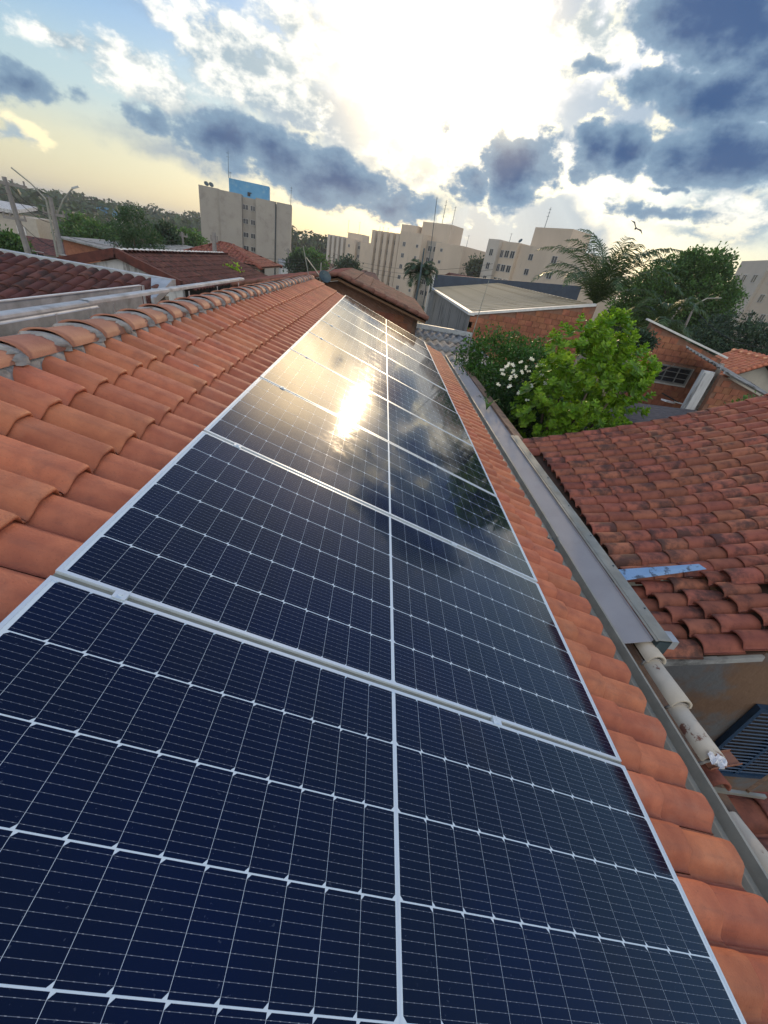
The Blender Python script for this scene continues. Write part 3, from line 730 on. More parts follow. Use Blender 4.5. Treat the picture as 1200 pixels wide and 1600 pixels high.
# ------------------------------------------------------------------ old red roof on the right
NP = [(-.50, .04), (-.46, .0), (-.42, .02), (-.37, .42), (-.28, .80), (-.12, .97), (.06, 1.0), (.22, .93), (.33, .66), (.40, .25), (.44, .0), (.50, .0)]
def nz(x, y=4): return 2.905 + .24 * (x - 3.25) + .042 * (x - 3.25) ** 2 + .025 * math.sin(y * 1.7 + x)* min(1, (x - 3.2)) 
def old_roof():
    h = thing('old_house', 'neighbouring house with a sagging roof of old blackened red tiles', 'house', (5.2, 4.2, 0))
    hl = Vector(h.location)
    tm = tile_mesh('tile', M['tile_old'], w=.178, L=.30, h=.058, drop=.022, prof=NP); tl = tile_mesh('tile_far', M['tile_old'], w=.178, L=.30, h=.058, low=True, drop=.022, prof=NP)
    def place(x, y, dz=0, jz=1.0, extra=0):
        sl = math.atan2(nz(x + .2, y) - nz(x - .02, y), .22)
        return Matrix.Translation(Vector((x, y, nz(x, y) + dz + rng.uniform(-.002, .002) * jz)) - hl) @ Matrix.Rotation(math.pi + R(rng.uniform(-.8, .8)) * jz, 4, 'Z') @ Matrix.Rotation(sl + extra + R(rng.uniform(-.4, .4)) * jz, 4, 'Y') @ Matrix.Rotation(R(rng.uniform(-1, 1)) * jz, 4, 'X')
    ms = []
    ex = .238
    for r in range(22):
        y = 6.02 - r * .1785
        off = -.008 * r + .03 * noise.noise((r * .35, 2, 1)) + rng.uniform(-.008, .008)
        off = (off + 1) % ex - ex * .5
        for c in range(0, 26):
            x = 3.175 + off + c * ex + .09
            if y < 2.98 and x < 4.0 + .03 * (r % 2): continue
            if x > 7.2 or x < 3.17: continue
            ms.append(place(x, y, 0 if y > 2.98 else .045, 1.0 if y > 3.2 else 3.0))
    # the sunken patch beside the light well
    pm = []
    for r in range(5):
        y = 2.86 - r * .150
        for c in range(4):
            x = 3.19 + c * .235 + rng.uniform(-.03, .03) + .02 * r
            pm.append(place(x, y, -.075 - .0 * r + .025 * c - .02, 4.5, -.06))
    lay(h, tm, tl, pm + ms, key=lambda m: (0 if m in pm else 1, (m.translation + hl - CAMP).length))
    # boarding under the tiles
    def deck(x1, x2, y1, y2, dz, name='roof_deck', n=12):
        V = []; F = []
        for i in range(n + 1):
            x = x1 + (x2 - x1) * i / n
            for y in (y1, y2):
                for d in (0, -.05): V.append(tuple(Vector((x, y, nz(x, y) + dz + d)) - hl))
        for i in range(n): k = i * 4; F += [(k, k + 4, k + 6, k + 2), (k + 1, k + 3, k + 7, k + 5), (k, k + 1, k + 5, k + 4), (k + 2, k + 6, k + 7, k + 3)]
        F += [(0, 2, 3, 1), (n * 4, n * 4 + 1, n * 4 + 3, n * 4 + 2)]
        return ob(name, mesh(name, V, F, M['deck']), h)
    deck(3.19, 7.2, 2.99, 6.08, -.012); deck(3.19, 3.98, 2.20, 2.985, -.12, n=4); deck(3.99, 7.2, 2.20, 2.985, -.012)
    b = MB(); b.bar(Vector((3.94, 2.98, nz(3.94) - .02)) - hl, Vector((3.99, 2.2, nz(3.99) - .05)) - hl, .03, .09); b.build('side_board', M['wood'], h)
    b = MB(); b.bar(Vector((3.24, 2.19, nz(3.24) - .13)) - hl, Vector((3.97, 2.19, nz(3.97) - .13)) - hl, .03, .05); b.build('eave_strip', M['fibro'], h)
    b = MB(); b.bar(Vector((3.98, 2.19, nz(3.98) - .05)) - hl, Vector((7.2, 2.19, nz(7.2) - .05)) - hl, .03, .08); b.build('rake_board', M['wood'], h)
    fs = []
    for r in range(22):
        for c in range(10):
            x = 7.45 + c * .24; fs.append(Matrix.Translation(Vector((x, 6.02 - r * .1785, nz(7.2) - .01 - .33 * (x - 7.2))) - hl) @ Matrix.Rotation(.32, 4, 'Y'))
    V, F = join_instances(tl, fs); o = ob('tiles', mesh('tiles', V, F, M['tile_old'], True), h); o['kind'] = 'stuff'
    b = MB(); b.slab([Vector(p) - hl for p in ((7.2, 2.2, nz(7.2) - .03), (9.8, 2.2, nz(7.2) - .89), (9.8, 6.08, nz(7.2) - .89), (7.2, 6.08, nz(7.2) - .03))], .05); b.build('roof_deck', M['deck'], h)
    b = MB()
    for i in range(12): b.tube([Vector((7.22, 2.15 + i * .33, nz(7.2) + .03)) - hl, Vector((7.22, 2.15 + i * .33 + .36, nz(7.2) + .05)) - hl], [.11, .09], 8)
    o = b.build('ridge_tiles', M['tile_old'], h, True); o['kind'] = 'stuff'
    # walls
    b = MB(); x0, x1 = 3.20, 7.2
    def wallrun(bm, y, t, xa, xb, n=8):
        for i in range(n):
            a, c = xa + (xb - xa) * i / n, xa + (xb - xa) * (i + 1) / n
            bm.hexa([Vector(p) - hl for p in ((a, y, 0), (c, y, 0), (c, y + t, 0), (a, y + t, 0), (a, y, nz(a) - .19), (c, y, nz(c) - .19), (c, y + t, nz(c) - .19), (a, y + t, nz(a) - .19))])
    wallrun(b, 2.42, .14, 3.2, 7.2); o = b.build('wall', M['court'], h)
    b = MB(); wallrun(b, 5.85, .14, 3.2, 7.2); b.build('wall', M['wall_cream'], h)
    # blue louvred window in the light well
    tl_, bl_ = at(1184, 1102, Y=2.40), at(1117, 1164, Y=2.40)
    win = ob('louvre_window', None, h); win.location = Vector((tl_.x, 2.415, 0)) - hl
    zt, zb = tl_.z, tl_.z - 1.15; wd = 1.0
    me = MB()
    for (a, c) in (((0, -.05, zb), (.05, 0, zt)), ((wd - .05, -.05, zb), (wd, 0, zt)), ((.05, -.05, zt - .05), (wd - .05, 0, zt)), ((.05, -.05, zb), (wd - .05, 0, zb + .05)), ((wd * .5 - .02, -.045, zb + .05), (wd * .5 + .02, 0, zt - .05))): me.box2(a, c)
    win_f = me.v, me.f
    bpy.data.objects.remove(win)
    win = ob('louvre_window', mesh('louvre_window', me.v, me.f, M['bluewin']), h, Vector((tl_.x, 2.415, 0)) - hl)
    sm = MB(); sm.box((0, 0, 0), (wd - .1, .012, .058), Euler((R(38), 0, 0)).to_matrix()); sme = mesh('slat', sm.v, sm.f, M['bluewin'])
    for i in range(19): ob('slat', sme, win, (wd / 2, -.026, zt - .085 - i * .055))
    # blue film-covered strip of metal
    p = [Vector((3.17, 3.03, nz(3.17) + .085)), Vector((3.96, 3.02, nz(3.96) + .07)), Vector((3.99, 2.91, nz(3.99) + .06)), Vector((3.24, 2.86, nz(3.24) + .05))]
    p = [at(962, 890, Z=3.04), at(1092, 881, Z=3.23), at(1104, 889, Z=3.22), at(974, 907, Z=3.02)]
    s_ = MB(); s_.slab([p[3], p[2], p[1], p[0]], .004)
    o = s_.build('blue_metal_strip', M['blue_steel']); tag(o, 'strip of sheet metal with blue film lying across the edge of the old red roof', 'metal strip')
old_roof()

def low_roof():
    h = thing('tiled_lean_to', 'small lower roof of old red tiles at the right edge, beneath the steel bar', 'roof', (3.9, .6, 0)); hl = Vector(h.location)
    tm = tile_mesh('tile', M['tile_old'], w=.20, L=.44, h=.055, drop=.028, prof=NP)
    for r in range(13):
        y = 1.26 - r * .205
        for c in range(4):
            x = 2.93 + c * .38 + (.03 if r % 2 else 0) + rng.uniform(-.015, .015)
            o = ob('tile', tm, h)
            o.matrix_local = Matrix.Translation(Vector((x, y, 2.60 + .2 * (x - 2.93))) - hl) @ Matrix.Rotation(math.pi + R(rng.uniform(-2, 2)), 4, 'Z') @ Matrix.Rotation(.198, 4, 'Y')
    b = MB(); b.slab([Vector(p) - hl for p in ((3.16, -1.4, 2.60), (4.5, -1.4, 2.87), (4.5, 1.34, 2.87), (3.16, 1.34, 2.60))], .05); b.build('roof_deck', M['deck'], h)
    b = MB(); b.box2(Vector((3.18, 1.16, 0)) - hl, Vector((4.45, 1.30, 2.54)) - hl); b.build('wall', M['plaster'], h)
low_roof()

# ------------------------------------------------------------------ left neighbour: steel flashings and brown roof
def left_side():
    g = thing('side_gutter', 'long bright steel gutter running beyond the ridge on the left', 'gutter', (-2.5, 6, 3.9))
    extrude_y([(-2.60, 4.00), (-2.585, 4.008), (-2.50, 4.008), (-2.48, 3.998), (-2.475, 3.975)], -.5, 5.55, 'channel', M['galv_bright'], g)
    extrude_y([(-2.60, 4.012), (-2.585, 4.02), (-2.50, 4.02), (-2.48, 4.010), (-2.475, 3.98)], 5.50, 11.6, 'channel', M['galv_bright'], g)
    extrude_y([(-2.46, 3.962), (-2.45, 3.95), (-2.435, 3.945)], -.5, 5.6, 'lip', M['galv_bright'], g)
    for i, y in enumerate((4.85, 5.9, 6.95, 8.2, 9.6, 11.0)):
        b = MB(); b.box2((.055, y - 6 - .012, -.10), (.067, y - 6 + .012, .055)); b.build('bracket', M['galv_bright'], g)
    p = thing('steel_upstand', 'tall pale steel upstand beside the brown roof, ending before its corner', 'flashing', (-2.9, 4, 3.9))
    b = MB(); b.box2((-.004, -4.5, -.30), (.004, 3.5, .10)); b.build('sheet', M['galv_bright'], p)
    b = MB(); b.box2((-.02, -4.5, .100), (.018, 3.5, .112)); b.build('folded_edge', M['white_trim'], p)
    b = MB(); b.box2((-.01, 3.56, -.2), (.01, 3.60, .10)); b.build('end_post', M['galv_bright'], p)
    f = MB(); f.box2((-2.86, -.5, 3.68), (-2.67, 11.6, 3.70)); o = f.build('valley_tray', M['galv']); tag(o, 'shadowed metal tray between the bright gutter and the upstand on the left', 'valley tray')
    h = thing('brown_roofed_house', 'low house at the left edge under a dark brown tiled roof with steel verge', 'house', (-6, 6, 0)); hl = Vector(h.location)
    sl = math.atan(.306)
    tm = tile_mesh('tile', M['tile_brown'], w=.20, L=.42, h=.055, drop=.026, prof=NP); tl = tile_mesh('tile_far', M['tile_brown'], w=.20, L=.42, h=.055, low=True, drop=.026, prof=NP)
    ms = []
    for c in range(26):
        for r in range(14):
            y = 8.26 - r * .36 + rng.uniform(-.01, .01); x = -3.06 - c * .2
            ms.append(Matrix.Translation(Vector((x, y, 3.93 - (8.7 - y) * .306 + .03)) - hl) @ Matrix.Rotation(-math.pi / 2 + R(rng.uniform(-1, 1)), 4, 'Z') @ Matrix.Rotation(sl + R(rng.uniform(-.6, .6)), 4, 'Y'))
    lay(h, tm, tl, ms)
    z = lambda y: 3.93 - (8.7 - y) * .306
    b = MB(); b.slab([Vector(q) - hl for q in ((-8.4, 3.2, z(3.2)), (-2.95, 3.2, z(3.2)), (-2.95, 8.7, z(8.7)), (-8.4, 8.7, z(8.7)))], .06); b.build('roof_deck', M['deck'], h)
    b = MB(); b.box2(Vector((-8.3, 3.4, 0)) - hl, Vector((-3.0, 3.55, 2.1)) - hl); b.box2(Vector((-8.3, 8.5, 0)) - hl, Vector((-3.0, 8.65, 3.75)) - hl)
    b.box2(Vector((-3.1, 3.55, 0)) - hl, Vector((-2.96, 8.5, 2.2)) - hl); b.build('wall', M['wall_cream'], h)
    b = MB(); b.box2(Vector((-8.5, 8.66, 3.86)) - hl, Vector((-2.93, 8.84, 4.03)) - hl); b.build('verge_flashing', M['galv_bright'], h)
    b = MB(); b.hexa([Vector(q) - hl for q in ((-2.96, 7.9, z(7.9)), (-2.90, 7.9, z(7.9)), (-2.90, 8.62, 3.9), (-3.26, 8.62, 3.9), (-2.96, 7.9, z(7.9) + .1), (-2.90, 7.9, z(7.9) + .1), (-2.90, 8.62, 4.03), (-3.26, 8.62, 4.03))]); b.build('corner_flashing', M['galv_bright'], h)
left_side()

# ------------------------------------------------------------------ generic builders for the town
def window_mesh(w, h, mt=None):
    f = MB(); t = .06
    f.box2((-w / 2, -.07, -h / 2), (-w / 2 + t, .03, h / 2)); f.box2((w / 2 - t, -.07, -h / 2), (w / 2, .03, h / 2))
    f.box2((-w / 2 + t, -.07, h / 2 - t), (w / 2 - t, .03, h / 2)); f.box2((-w / 2 + t, -.07, -h / 2), (w / 2 - t, .03, -h / 2 + t)); f.box2((-t / 2, -.065, -h / 2 + t), (t / 2, .03, h / 2 - t))
    p = MB(); p.box2((-w / 2 + t, -.02, -h / 2 + t), (w / 2 - t, .02, h / 2 - t))
    return mesh('window', f.v, f.f, mt or M['winframe']), mesh('pane', p.v, p.f, M['pane'])
WM = {}
def add_window(parent, p, rz, w, h):
    if (w, h) not in WM: WM[(w, h)] = window_mesh(w, h)
    f, g = WM[(w, h)]
    o = ob('window', f, parent, p, Euler((0, 0, rz))); ob('pane', g, o); return o

def apartment(label, p0, p1, zb, blocks, wins, mt='apt', extra=None, name='apartment_block', group='apartment blocks beyond the roofs'):
    """p0,p1: left and right end of the facade (x,y). blocks: (name, s0, s1, d0, d1, ztop, material); wins: (s, z, depth, w, h, face)"""
    a = Vector((p1[0] - p0[0], p1[1] - p0[1], 0)); L = a.length; rz = math.atan2(a.y, a.x)
    o = thing(name, label, 'apartment building', (p0[0], p0[1], zb), rz, group)
    for (nm, s0, s1, d0, d1, zt, m_) in blocks:
        b = MB(); b.box2((s0, d0, 0), (s1, d1, zt - zb)); b.build(nm, M[m_ or mt], o)
    for w in wins:
        s, z, d, ww, hh = w[:5]; face = w[5] if len(w) > 5 else 'f'
        add_window(o, (s, d, z - zb), {'f': 0, 'l': -math.pi / 2, 'r': math.pi / 2}[face], ww, hh)
    if extra: extra(o)
    return o
def antenna(parent, p, h, r=.04, arms=2):
    b = MB(); b.tube([p, (p[0] + .02 * h, p[1], p[2] + h)], [r, r * .6], 5)
    for i in range(arms):
        z = p[2] + h * (.92 - .14 * i); b.bar((p[0] - .35, p[1], z), (p[0] + .35, p[1], z), r * .7, r * .7)
    return b.build('antenna', M['galv_dark'], parent)
def dish(parent, p, r=.5, rz=0):
    V = [(0, 0, 0)]; F = []
    for i in (1, 2):
        for j in range(10):
            a = 2 * math.pi * j / 10; V.append((r * i / 2 * math.cos(a), -r * .35 * (i / 2) ** 2, r * i / 2 * math.sin(a)))
    for j in range(10): k = (j + 1) % 10; F += [(0, 1 + j, 1 + k), (1 + j, 11 + j, 11 + k, 1 + k)]
    k = len(V)
    V += [(x, y + .03, z) for x, y, z in V]; F += [tuple(reversed([k + i for i in f])) for f in F]
    o = ob('dish', mesh('dish', V, F, M['galv_dark'], True), parent, p, Euler((R(-35), 0, rz))); return o

def town():
    # ---- the tan block with a blue tank
    A = at(310, 290, D=125); B = at(456, 318, D=123); zt = 12.1; L = (B - A).xy.length
    wl = []
    for i in range(6):
        for s in (.485, .565): wl.append((s * L, zt - 2.3 - i * 2.75, .98, 1.25 if s < .5 else 1.1, 1.05))
    def ex(o):
        zb = -7
        for (s, d, h) in ((.305, 2, 4.8), (.985, 3, 3.6), (.32, 2.2, 1.2)): antenna(o, (s * L, d, zt + (2.6 if s < .4 else 0) - zb), h, .06)
        for s in (.07, .12): dish(o, (s * L, 1.5, zt - zb + .55), .55, .5)
        b = MB(); b.box2((.50 * L, 2.9, zt - zb + .05), (.53 * L, 3.1, zt - zb + .8)); b.box2((.50 * L, 2.9, zt - zb + .6), (.545 * L, 3.1, zt - zb + .8)); b.build('pipe', M['black'], o)
        b = MB(); b.tube([(.822 * L, -.25, 0), (.822 * L, -.25, zt - zb - .1)], .09, 6); b.build('downpipe', M['galv_dark'], o)
    apartment('tan apartment tower with blank slab walls and a blue tank on its roof', A.xy, B.xy, -7,
              [('wall', 0, .21 * L, 0, 11, zt + .1, None), ('wall', .212 * L, .45 * L, -.45, 10.9, zt - .05, None), ('stair_wall', .452 * L, .60 * L, 1.0, 10.8, zt - .4, 'apt2'),
               ('wall', .602 * L, .815 * L, -.45, 10.9, zt - .15, None), ('wall', .83 * L, L, 0, 11, zt - .1, None), ('roof_tank', .30 * L, .74 * L, 3, 7, zt + 2.7, 'blue_tank')], wl, 'apt2', ex)
    # ---- the long stepped block at the centre
    A = at(583, 364, D=150); B = at(730, 382, D=128); L = (B - A).xy.length; zt = 11.7
    wl = []; bl = []
    n = 5
    s1 = .36 * L
    for i in range(n):                      # ribs on the left wing
        a = i * s1 / n
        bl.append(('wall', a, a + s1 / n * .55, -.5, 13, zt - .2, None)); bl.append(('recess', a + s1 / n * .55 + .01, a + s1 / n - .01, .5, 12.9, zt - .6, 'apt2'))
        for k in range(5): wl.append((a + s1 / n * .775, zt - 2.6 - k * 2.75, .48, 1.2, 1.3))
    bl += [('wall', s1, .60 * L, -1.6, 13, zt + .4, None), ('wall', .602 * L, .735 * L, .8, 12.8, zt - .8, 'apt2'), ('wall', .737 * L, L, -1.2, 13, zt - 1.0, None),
           ('tank_tower', .27 * L, .44 * L, 2, 8, zt + 2.3, None), ('tank_tower', .47 * L, .76 * L, 3, 9, zt + 3.6, None)]
    for k in range(5):
        for s in (.64, .695): wl.append((s * L, zt - 2.6 - k * 2.75, .78, 1.4, 1.3))
        wl.append((.42 * L, zt - 2.6 - k * 2.75, -1.62, 1.1, 1.1)); wl.append((.56 * L, zt - 2.6 - k * 2.75, -1.62, .8, .8)); wl.append((.80 * L, zt - 2.6 - k * 2.75, -1.22, .8, .8))
    def ex2(o):
        antenna(o, (.62 * L, 5, zt + 3.6 + 7), 5.5, .09, 3); antenna(o, (.72 * L, 5, zt + 3.6 + 7), 4.4, .08, 2); antenna(o, (.9 * L, 5, zt + 6), 3, .06, 1)
        for s in (.02, .06, .12): antenna(o, (s * L, 2, zt + 6.8), 1.2, .07, 1)
    apartment('long stepped beige apartment block rising behind the corrugated shed at the centre', A.xy, B.xy, -7, bl, wl, 'apt', ex2)
    # ---- smaller tan block left of it
    A = at(513, 374, D=185); B = at(582, 384, D=175); L = (B - A).xy.length; zt = 9.6
    wl = []; bl = []
    for i in range(4):
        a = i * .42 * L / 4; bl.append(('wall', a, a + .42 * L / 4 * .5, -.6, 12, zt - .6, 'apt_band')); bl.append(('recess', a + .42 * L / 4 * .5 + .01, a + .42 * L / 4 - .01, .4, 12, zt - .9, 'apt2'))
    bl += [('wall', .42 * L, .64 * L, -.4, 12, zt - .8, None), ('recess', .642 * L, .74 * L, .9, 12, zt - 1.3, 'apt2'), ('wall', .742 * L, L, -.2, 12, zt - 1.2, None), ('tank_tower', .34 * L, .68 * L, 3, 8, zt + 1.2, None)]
    for k in range(5): wl += [(.69 * L, zt - 3 - k * 2.75, .88, 1.1, 1.1), (.50 * L, zt - 3 - k * 2.75, -.42, .8, .9)]
    apartment('smaller beige apartment block left of the long stepped one', A.xy, B.xy, -7, bl, wl, 'apt', lambda o: (antenna(o, (.3 * L, 4, zt + 8), 4, .07, 1), antenna(o, (.55 * L, 4, zt + 8), 4, .07, 1)))
    # ---- the block behind the palm
    A = at(768, 376, D=118); B = at(925, 388, D=98); L = (B - A).xy.length; zt = 12.2
    wl = []; bl = [('wall', 0, .14 * L, -.9, 12, zt + .4, 'apt_band'), ('recess', .142 * L, .225 * L, 0, 12, zt + .2, None), ('wall', .227 * L, .36 * L, -1.0, 12, zt + .1, None),
                   ('recess', .362 * L, .62 * L, -.3, 12, zt - .2, None), ('wall', .622 * L, L, -.9, 12, zt - .5, None), ('tank_tower', .36 * L, .72 * L, 2.5, 8.5, zt + 3.5, None)]
    for k in range(6):
        z = zt - 2.2 - k * 2.75
        wl += [(.07 * L, z, -.92, 1.3, 1.4), (.165 * L, z, -.02, 1.0, 1.5), (.205 * L, z, -.02, 1.0, 1.5), (.262 * L, z, -1.02, 1.4, 1.4), (.325 * L, z, -1.02, 1.4, 1.4), (.50 * L, z, -.32, 1.3, 1.2), (.75 * L, z, -.92, 1.4, 1.3)]
    apartment('beige apartment block with pale window bays directly behind the palm', A.xy, B.xy, -7, bl, wl, 'apt', lambda o: (antenna(o, (.40 * L, 4, zt + 9.8), 4.5, .08, 3), antenna(o, (.10 * L, 3, zt + 7.4), 1.8, .06, 1), dish(o, (.30 * L, 1, zt + 7.6), .5)))
    # ---- the block at the right edge
    A = at(1150, 424, D=108); B = at(1255, 440, D=92); L = (B - A).xy.length; zt = 14.3
    bl = [('wall', .05 * L, .5 * L, -.4, 12, zt + .3, 'apt_band'), ('wall', .502 * L, L, 0, 12, zt, None), ('tank_tower', .2 * L, .7 * L, 3, 8, zt + 2.6, 'apt_band'), ('wall', 0, .048 * L, 1, 12, zt - 4, None)]
    wl = []
    for k in range(6):
        for s in (.13, .24, .40, .62, .78, .92): wl.append((s * L, zt - 2.4 - k * 2.75, -.42 if s < .5 else -.02, 1.3, 1.2))
    apartment('pale apartment block half cut off by the right edge above the dark trees', A.xy, B.xy, -6, bl, wl, 'apt', lambda o: antenna(o, (.35 * L, 4, zt + 8.6), 4, .08, 2))
    # ---- far pale rows
    for (x0, y0, x1, y1, D, hh, lab) in ((112, 330, 178, 338, 260, 6, 'far row of pale flats with a blue tank below the wooded hill'), (262, 358, 322, 366, 230, 6, 'far pale flats just left of the tan tower'),
                                        (455, 378, 520, 392, 240, 9, 'far pale flats just right of the tan tower'), (722, 404, 742, 408, 190, 9, 'distant narrow block right of the long stepped one')):
        A = at(x0, y0, D=D); B = at(x1, y1, D=D - 8); L = (B - A).xy.length; n = max(2, int(L / 6)); bl = []; wl = []
        for i in range(n):
            zz = (A.z + B.z) / 2 + .6 * ((i % 3) - 1)
            bl.append(('wall', i * L / n, (i + .93) * L / n, -(i % 2) * 1.2, 9, zz, 'apt_band' if i % 2 else 'apt'))
            for k in range(3): wl.append(((i + .3) * L / n, zz - 2.4 - k * 2.8, -(i % 2) * 1.2 - .02, 1.4, 1.2)); wl.append(((i + .68) * L / n, zz - 2.4 - k * 2.8, -(i % 2) * 1.2 - .02, 1.4, 1.2))
        if D == 260: bl.append(('roof_tank', .55 * L, .9 * L, 2, 7, (A.z + B.z) / 2 + 3.2, 'blue_tank'))
        apartment(lab, A.xy, B.xy, -7, bl, wl)
town()

# ------------------------------------------------------------------ roofs and walls between us and the blocks
def corrugated(name, c0, ax, ay, nx, ny, mt, parent, amp=.025, pitch=.18, vert=True, seg=6, sheet_w=1.05):
    """sheets laid side by side: c0 corner, ax full vector across the waves, ay full vector along them; each sheet an object"""
    c0, ax, ay = Vector(c0), Vector(ax), Vector(ay); n = ax.cross(ay).normalized()
    if n.z < 0: n = -n
    W_ = ax.length; ns = max(1, int(W_ / sheet_w)); out = []
    for s in range(ns):
        for r in range(ny):
            V = []; F = []; m = max(6, int(W_ / ns / pitch * seg)); lo = r / ny - (.02 if r else 0); hi = (r + 1) / ny
            for q, tt in enumerate((lo, hi)):
                for i in range(m + 1):
                    f = (s + i / m * 1.02) / ns; w = f * W_
                    V.append(c0 + ax * f + ay * tt + n * (amp * math.cos(w / pitch * 2 * math.pi) + .012 * (s % 2) + (.02 * (1 if q == 1 else 0)) * (1 if ny > 1 else 0)))
            k = len(V); V += [v - n * .008 for v in V]
            for i in range(m): F += [(i, i + 1, m + 2 + i, m + 1 + i), (k + i + 1, k + i, k + m + 1 + i, k + m + 2 + i), (i + 1, i, k + i, k + i + 1), (m + 1 + i, m + 2 + i, k + m + 2 + i, k + m + 1 + i)]
            p = parent.location
            out.append(ob(name, mesh(name, [v - Vector(p) for v in V], F, mt, True), parent))
    return out

def bricks(parent, a, b, z0, ztop, bw=.29, bh=.20, maxn=290, skip=None, first=0):
    """courses of hollow bricks on the face of a wall running a->b (left to right as seen from outside)"""
    a, b = Vector((a[0], a[1], 0)), Vector((b[0], b[1], 0)); t = (b - a); L = t.length; t.normalize(); nrm = Vector((t.y, -t.x, 0)); rz = math.atan2(t.y, t.x)
    q = MB(); q.box((0, 0, 0), (bw - .014, .03, bh - .014)); me = mesh('brick', q.v, q.f, M['brick'])
    n = 0; rest = []
    rows = int((max(ztop(0), ztop(L)) - z0) / bh) + 1
    for r in range(rows - 1, -1, -1):
        z = z0 + (r + .5) * bh
        x = (bw / 2 if r % 2 else 0)
        while x < L:
            if x > bw * .4 and x < L - bw * .4 and z + bh / 2 < ztop(x) - .02 and not (skip and skip(x, z)):
                p = a + t * x + nrm * (.006 + rng.uniform(-.004, .006)) + Vector((0, 0, z))
                if in_view(p, 20):
                    if n < maxn: o = ob('brick', me, parent, p - Vector(parent.location), Euler((R(rng.uniform(-1, 1)), R(rng.uniform(-.6, .6)), rz))); n += 1
                    else: rest.append(p)
            x += bw
    return n

def wall_box(b, a, c, th, z0, z1a, z1b, loc):
    """upright wall from a to c (xy), thickness th to the back, sloping top"""
    a, c = Vector((a[0], a[1], 0)), Vector((c[0], c[1], 0)); t = (c - a).normalized(); bk = Vector((-t.y, t.x, 0)) * th
    pts = [a, c, c + bk, a + bk]; zt = [z1a, z1b, z1b, z1a]
    b.hexa([p + Vector((0, 0, z0)) - loc for p in pts] + [p + Vector((0, 0, z)) - loc for p, z in zip(pts, zt)])

def shed():
    x0, y0 = 4.40, 17.6; x1 = 9.1; y1 = 33.5; zt = lambda x: 3.68 + .225 * (x - x0)
    h = thing('long_shed', 'long shed with a streaked grey side wall, bare brick front and pale ribbed roof', 'shed', (x0, y0, 0)); l = Vector(h.location)
    b = MB(); wall_box(b, (x0, y1), (x0, y0), .15, 0, zt(x0) - .06, zt(x0) - .06, l); b.build('side_wall', M['plaster_grey'], h)
    b = MB(); n = 8
    for i in range(n):
        a, c = x0 + .02 + (x1 - x0) * i / n, x0 + .02 + (x1 - x0) * (i + 1) / n; wall_box(b, (a, y0), (c, y0), .15, 0, zt(a) - .04, zt(c) - .04, l)
    b.build('front_wall', M['brick_mortar'], h)
    bricks(h, (x0 + .02, y0), (x1, y0), 1.6, lambda s: zt(x0 + s) - .03)
    b = MB()
    for i in range(n):
        a, c = x0 - .03 + (x1 - x0) * i / n, x0 - .03 + (x1 - x0) * (i + 1) / n; b.bar(Vector((a, y0 + .03, zt(a))) - l, Vector((c, y0 + .03, zt(c))) - l, .17, .085)
    b.build('front_coping', M['white_trim'], h)
    b = MB(); wall_box(b, (x0 - .08, y1), (x0 - .08, y0 - .05), .24, zt(x0) - .05, zt(x0) + .05, zt(x0) + .05, l); b.build('side_coping', M['white_trim'], h)
    # roof sheets, ribs across
    b = MB(); m = 12
    for i in range(m):
        a, c = x0 + .1 + (x1 - x0) * i / m, x0 + .1 + (x1 - x0) * (i + 1) / m
        b.slab([Vector(p) - l for p in ((a, y0 + .1, zt(a) - .02), (c, y0 + .1, zt(c) - .02), (c, y1, zt(c) - .02), (a, y1, zt(a) - .02))], .03)
    b.build('roof', M['beige_roof'], h)
    rb = MB(); a_, c_ = x0 + .12, x1
    for i in range(6): xa, xc = a_ + (c_ - a_) * i / 6, a_ + (c_ - a_) * (i + 1) / 6; rb.bar((xa - l.x, 0, zt(xa) - .005), (xc - l.x, 0, zt(xc) - .005), .07, .035)
    rme = mesh('roof_rib', rb.v, rb.f, M['beige_roof'])
    y = y0 + .4
    while y < y1: ob('roof_rib', rme, h, (0, y - l.y, 0)); y += .55
    b = MB(); wall_box(b, (x0 - .1, y1), (x1 + 6, y1), .2, 0, zt(x0) + .85, zt(x1) + .75, l); b.build('rear_parapet', M['slate'], h)
    b = MB(); wall_box(b, (x0 - .12, y1 - .06), (x0 + .12, y1 - .06), .3, 0, zt(x0) + .9, zt(x0) + .9, l); b.build('corner_pier', M['white_trim'], h)
shed()

def low_corrugated():
    h = thing('corrugated_lean_to', 'low roof of mossy grey corrugated sheets just beyond the far end of the tiled roof', 'roof', (3.4, 14, 0)); l = Vector(h.location)
    corrugated('sheet', (2.2, 17.3, 2.86), (2.35, 0, .02), (0, -5.2, -.14), 1, 3, M['fibro'], h, amp=.045, pitch=.27, sheet_w=.9)
    b = MB(); b.box2(Vector((2.0, 17.3, 2.9)) - l, Vector((4.6, 17.42, 3.06)) - l); b.build('head_flashing', M['galv_bright'], h)
    b = MB(); b.box2(Vector((4.42, 12.3, 0)) - l, Vector((4.52, 17.3, 2.66)) - l); b.box2(Vector((2.3, 12.2, 0)) - l, Vector((4.5, 12.3, 2.6)) - l); b.build('wall', M['plaster'], h)
    a = at(722, 577, Z=2.9); p = thing('mast', 'thin leaning rod rising from the gutter end in front of the brick shed', 'mast', a)
    b = MB(); b.tube([(0, 0, -.3), at(742, 510, Y=a.y) - a, at(764, 438, Y=a.y) - a], [.012, .010, .006], 6); b.build('rod', M['galv'], p)
    b = MB(); b.tube([(-.12, -.05, -.35), (0, 0, .02)], .01, 5); b.tube([(.02, -.15, -.35), (0, 0, .02)], .01, 5); b.build('stay', M['galv_dark'], p)
low_corrugated()

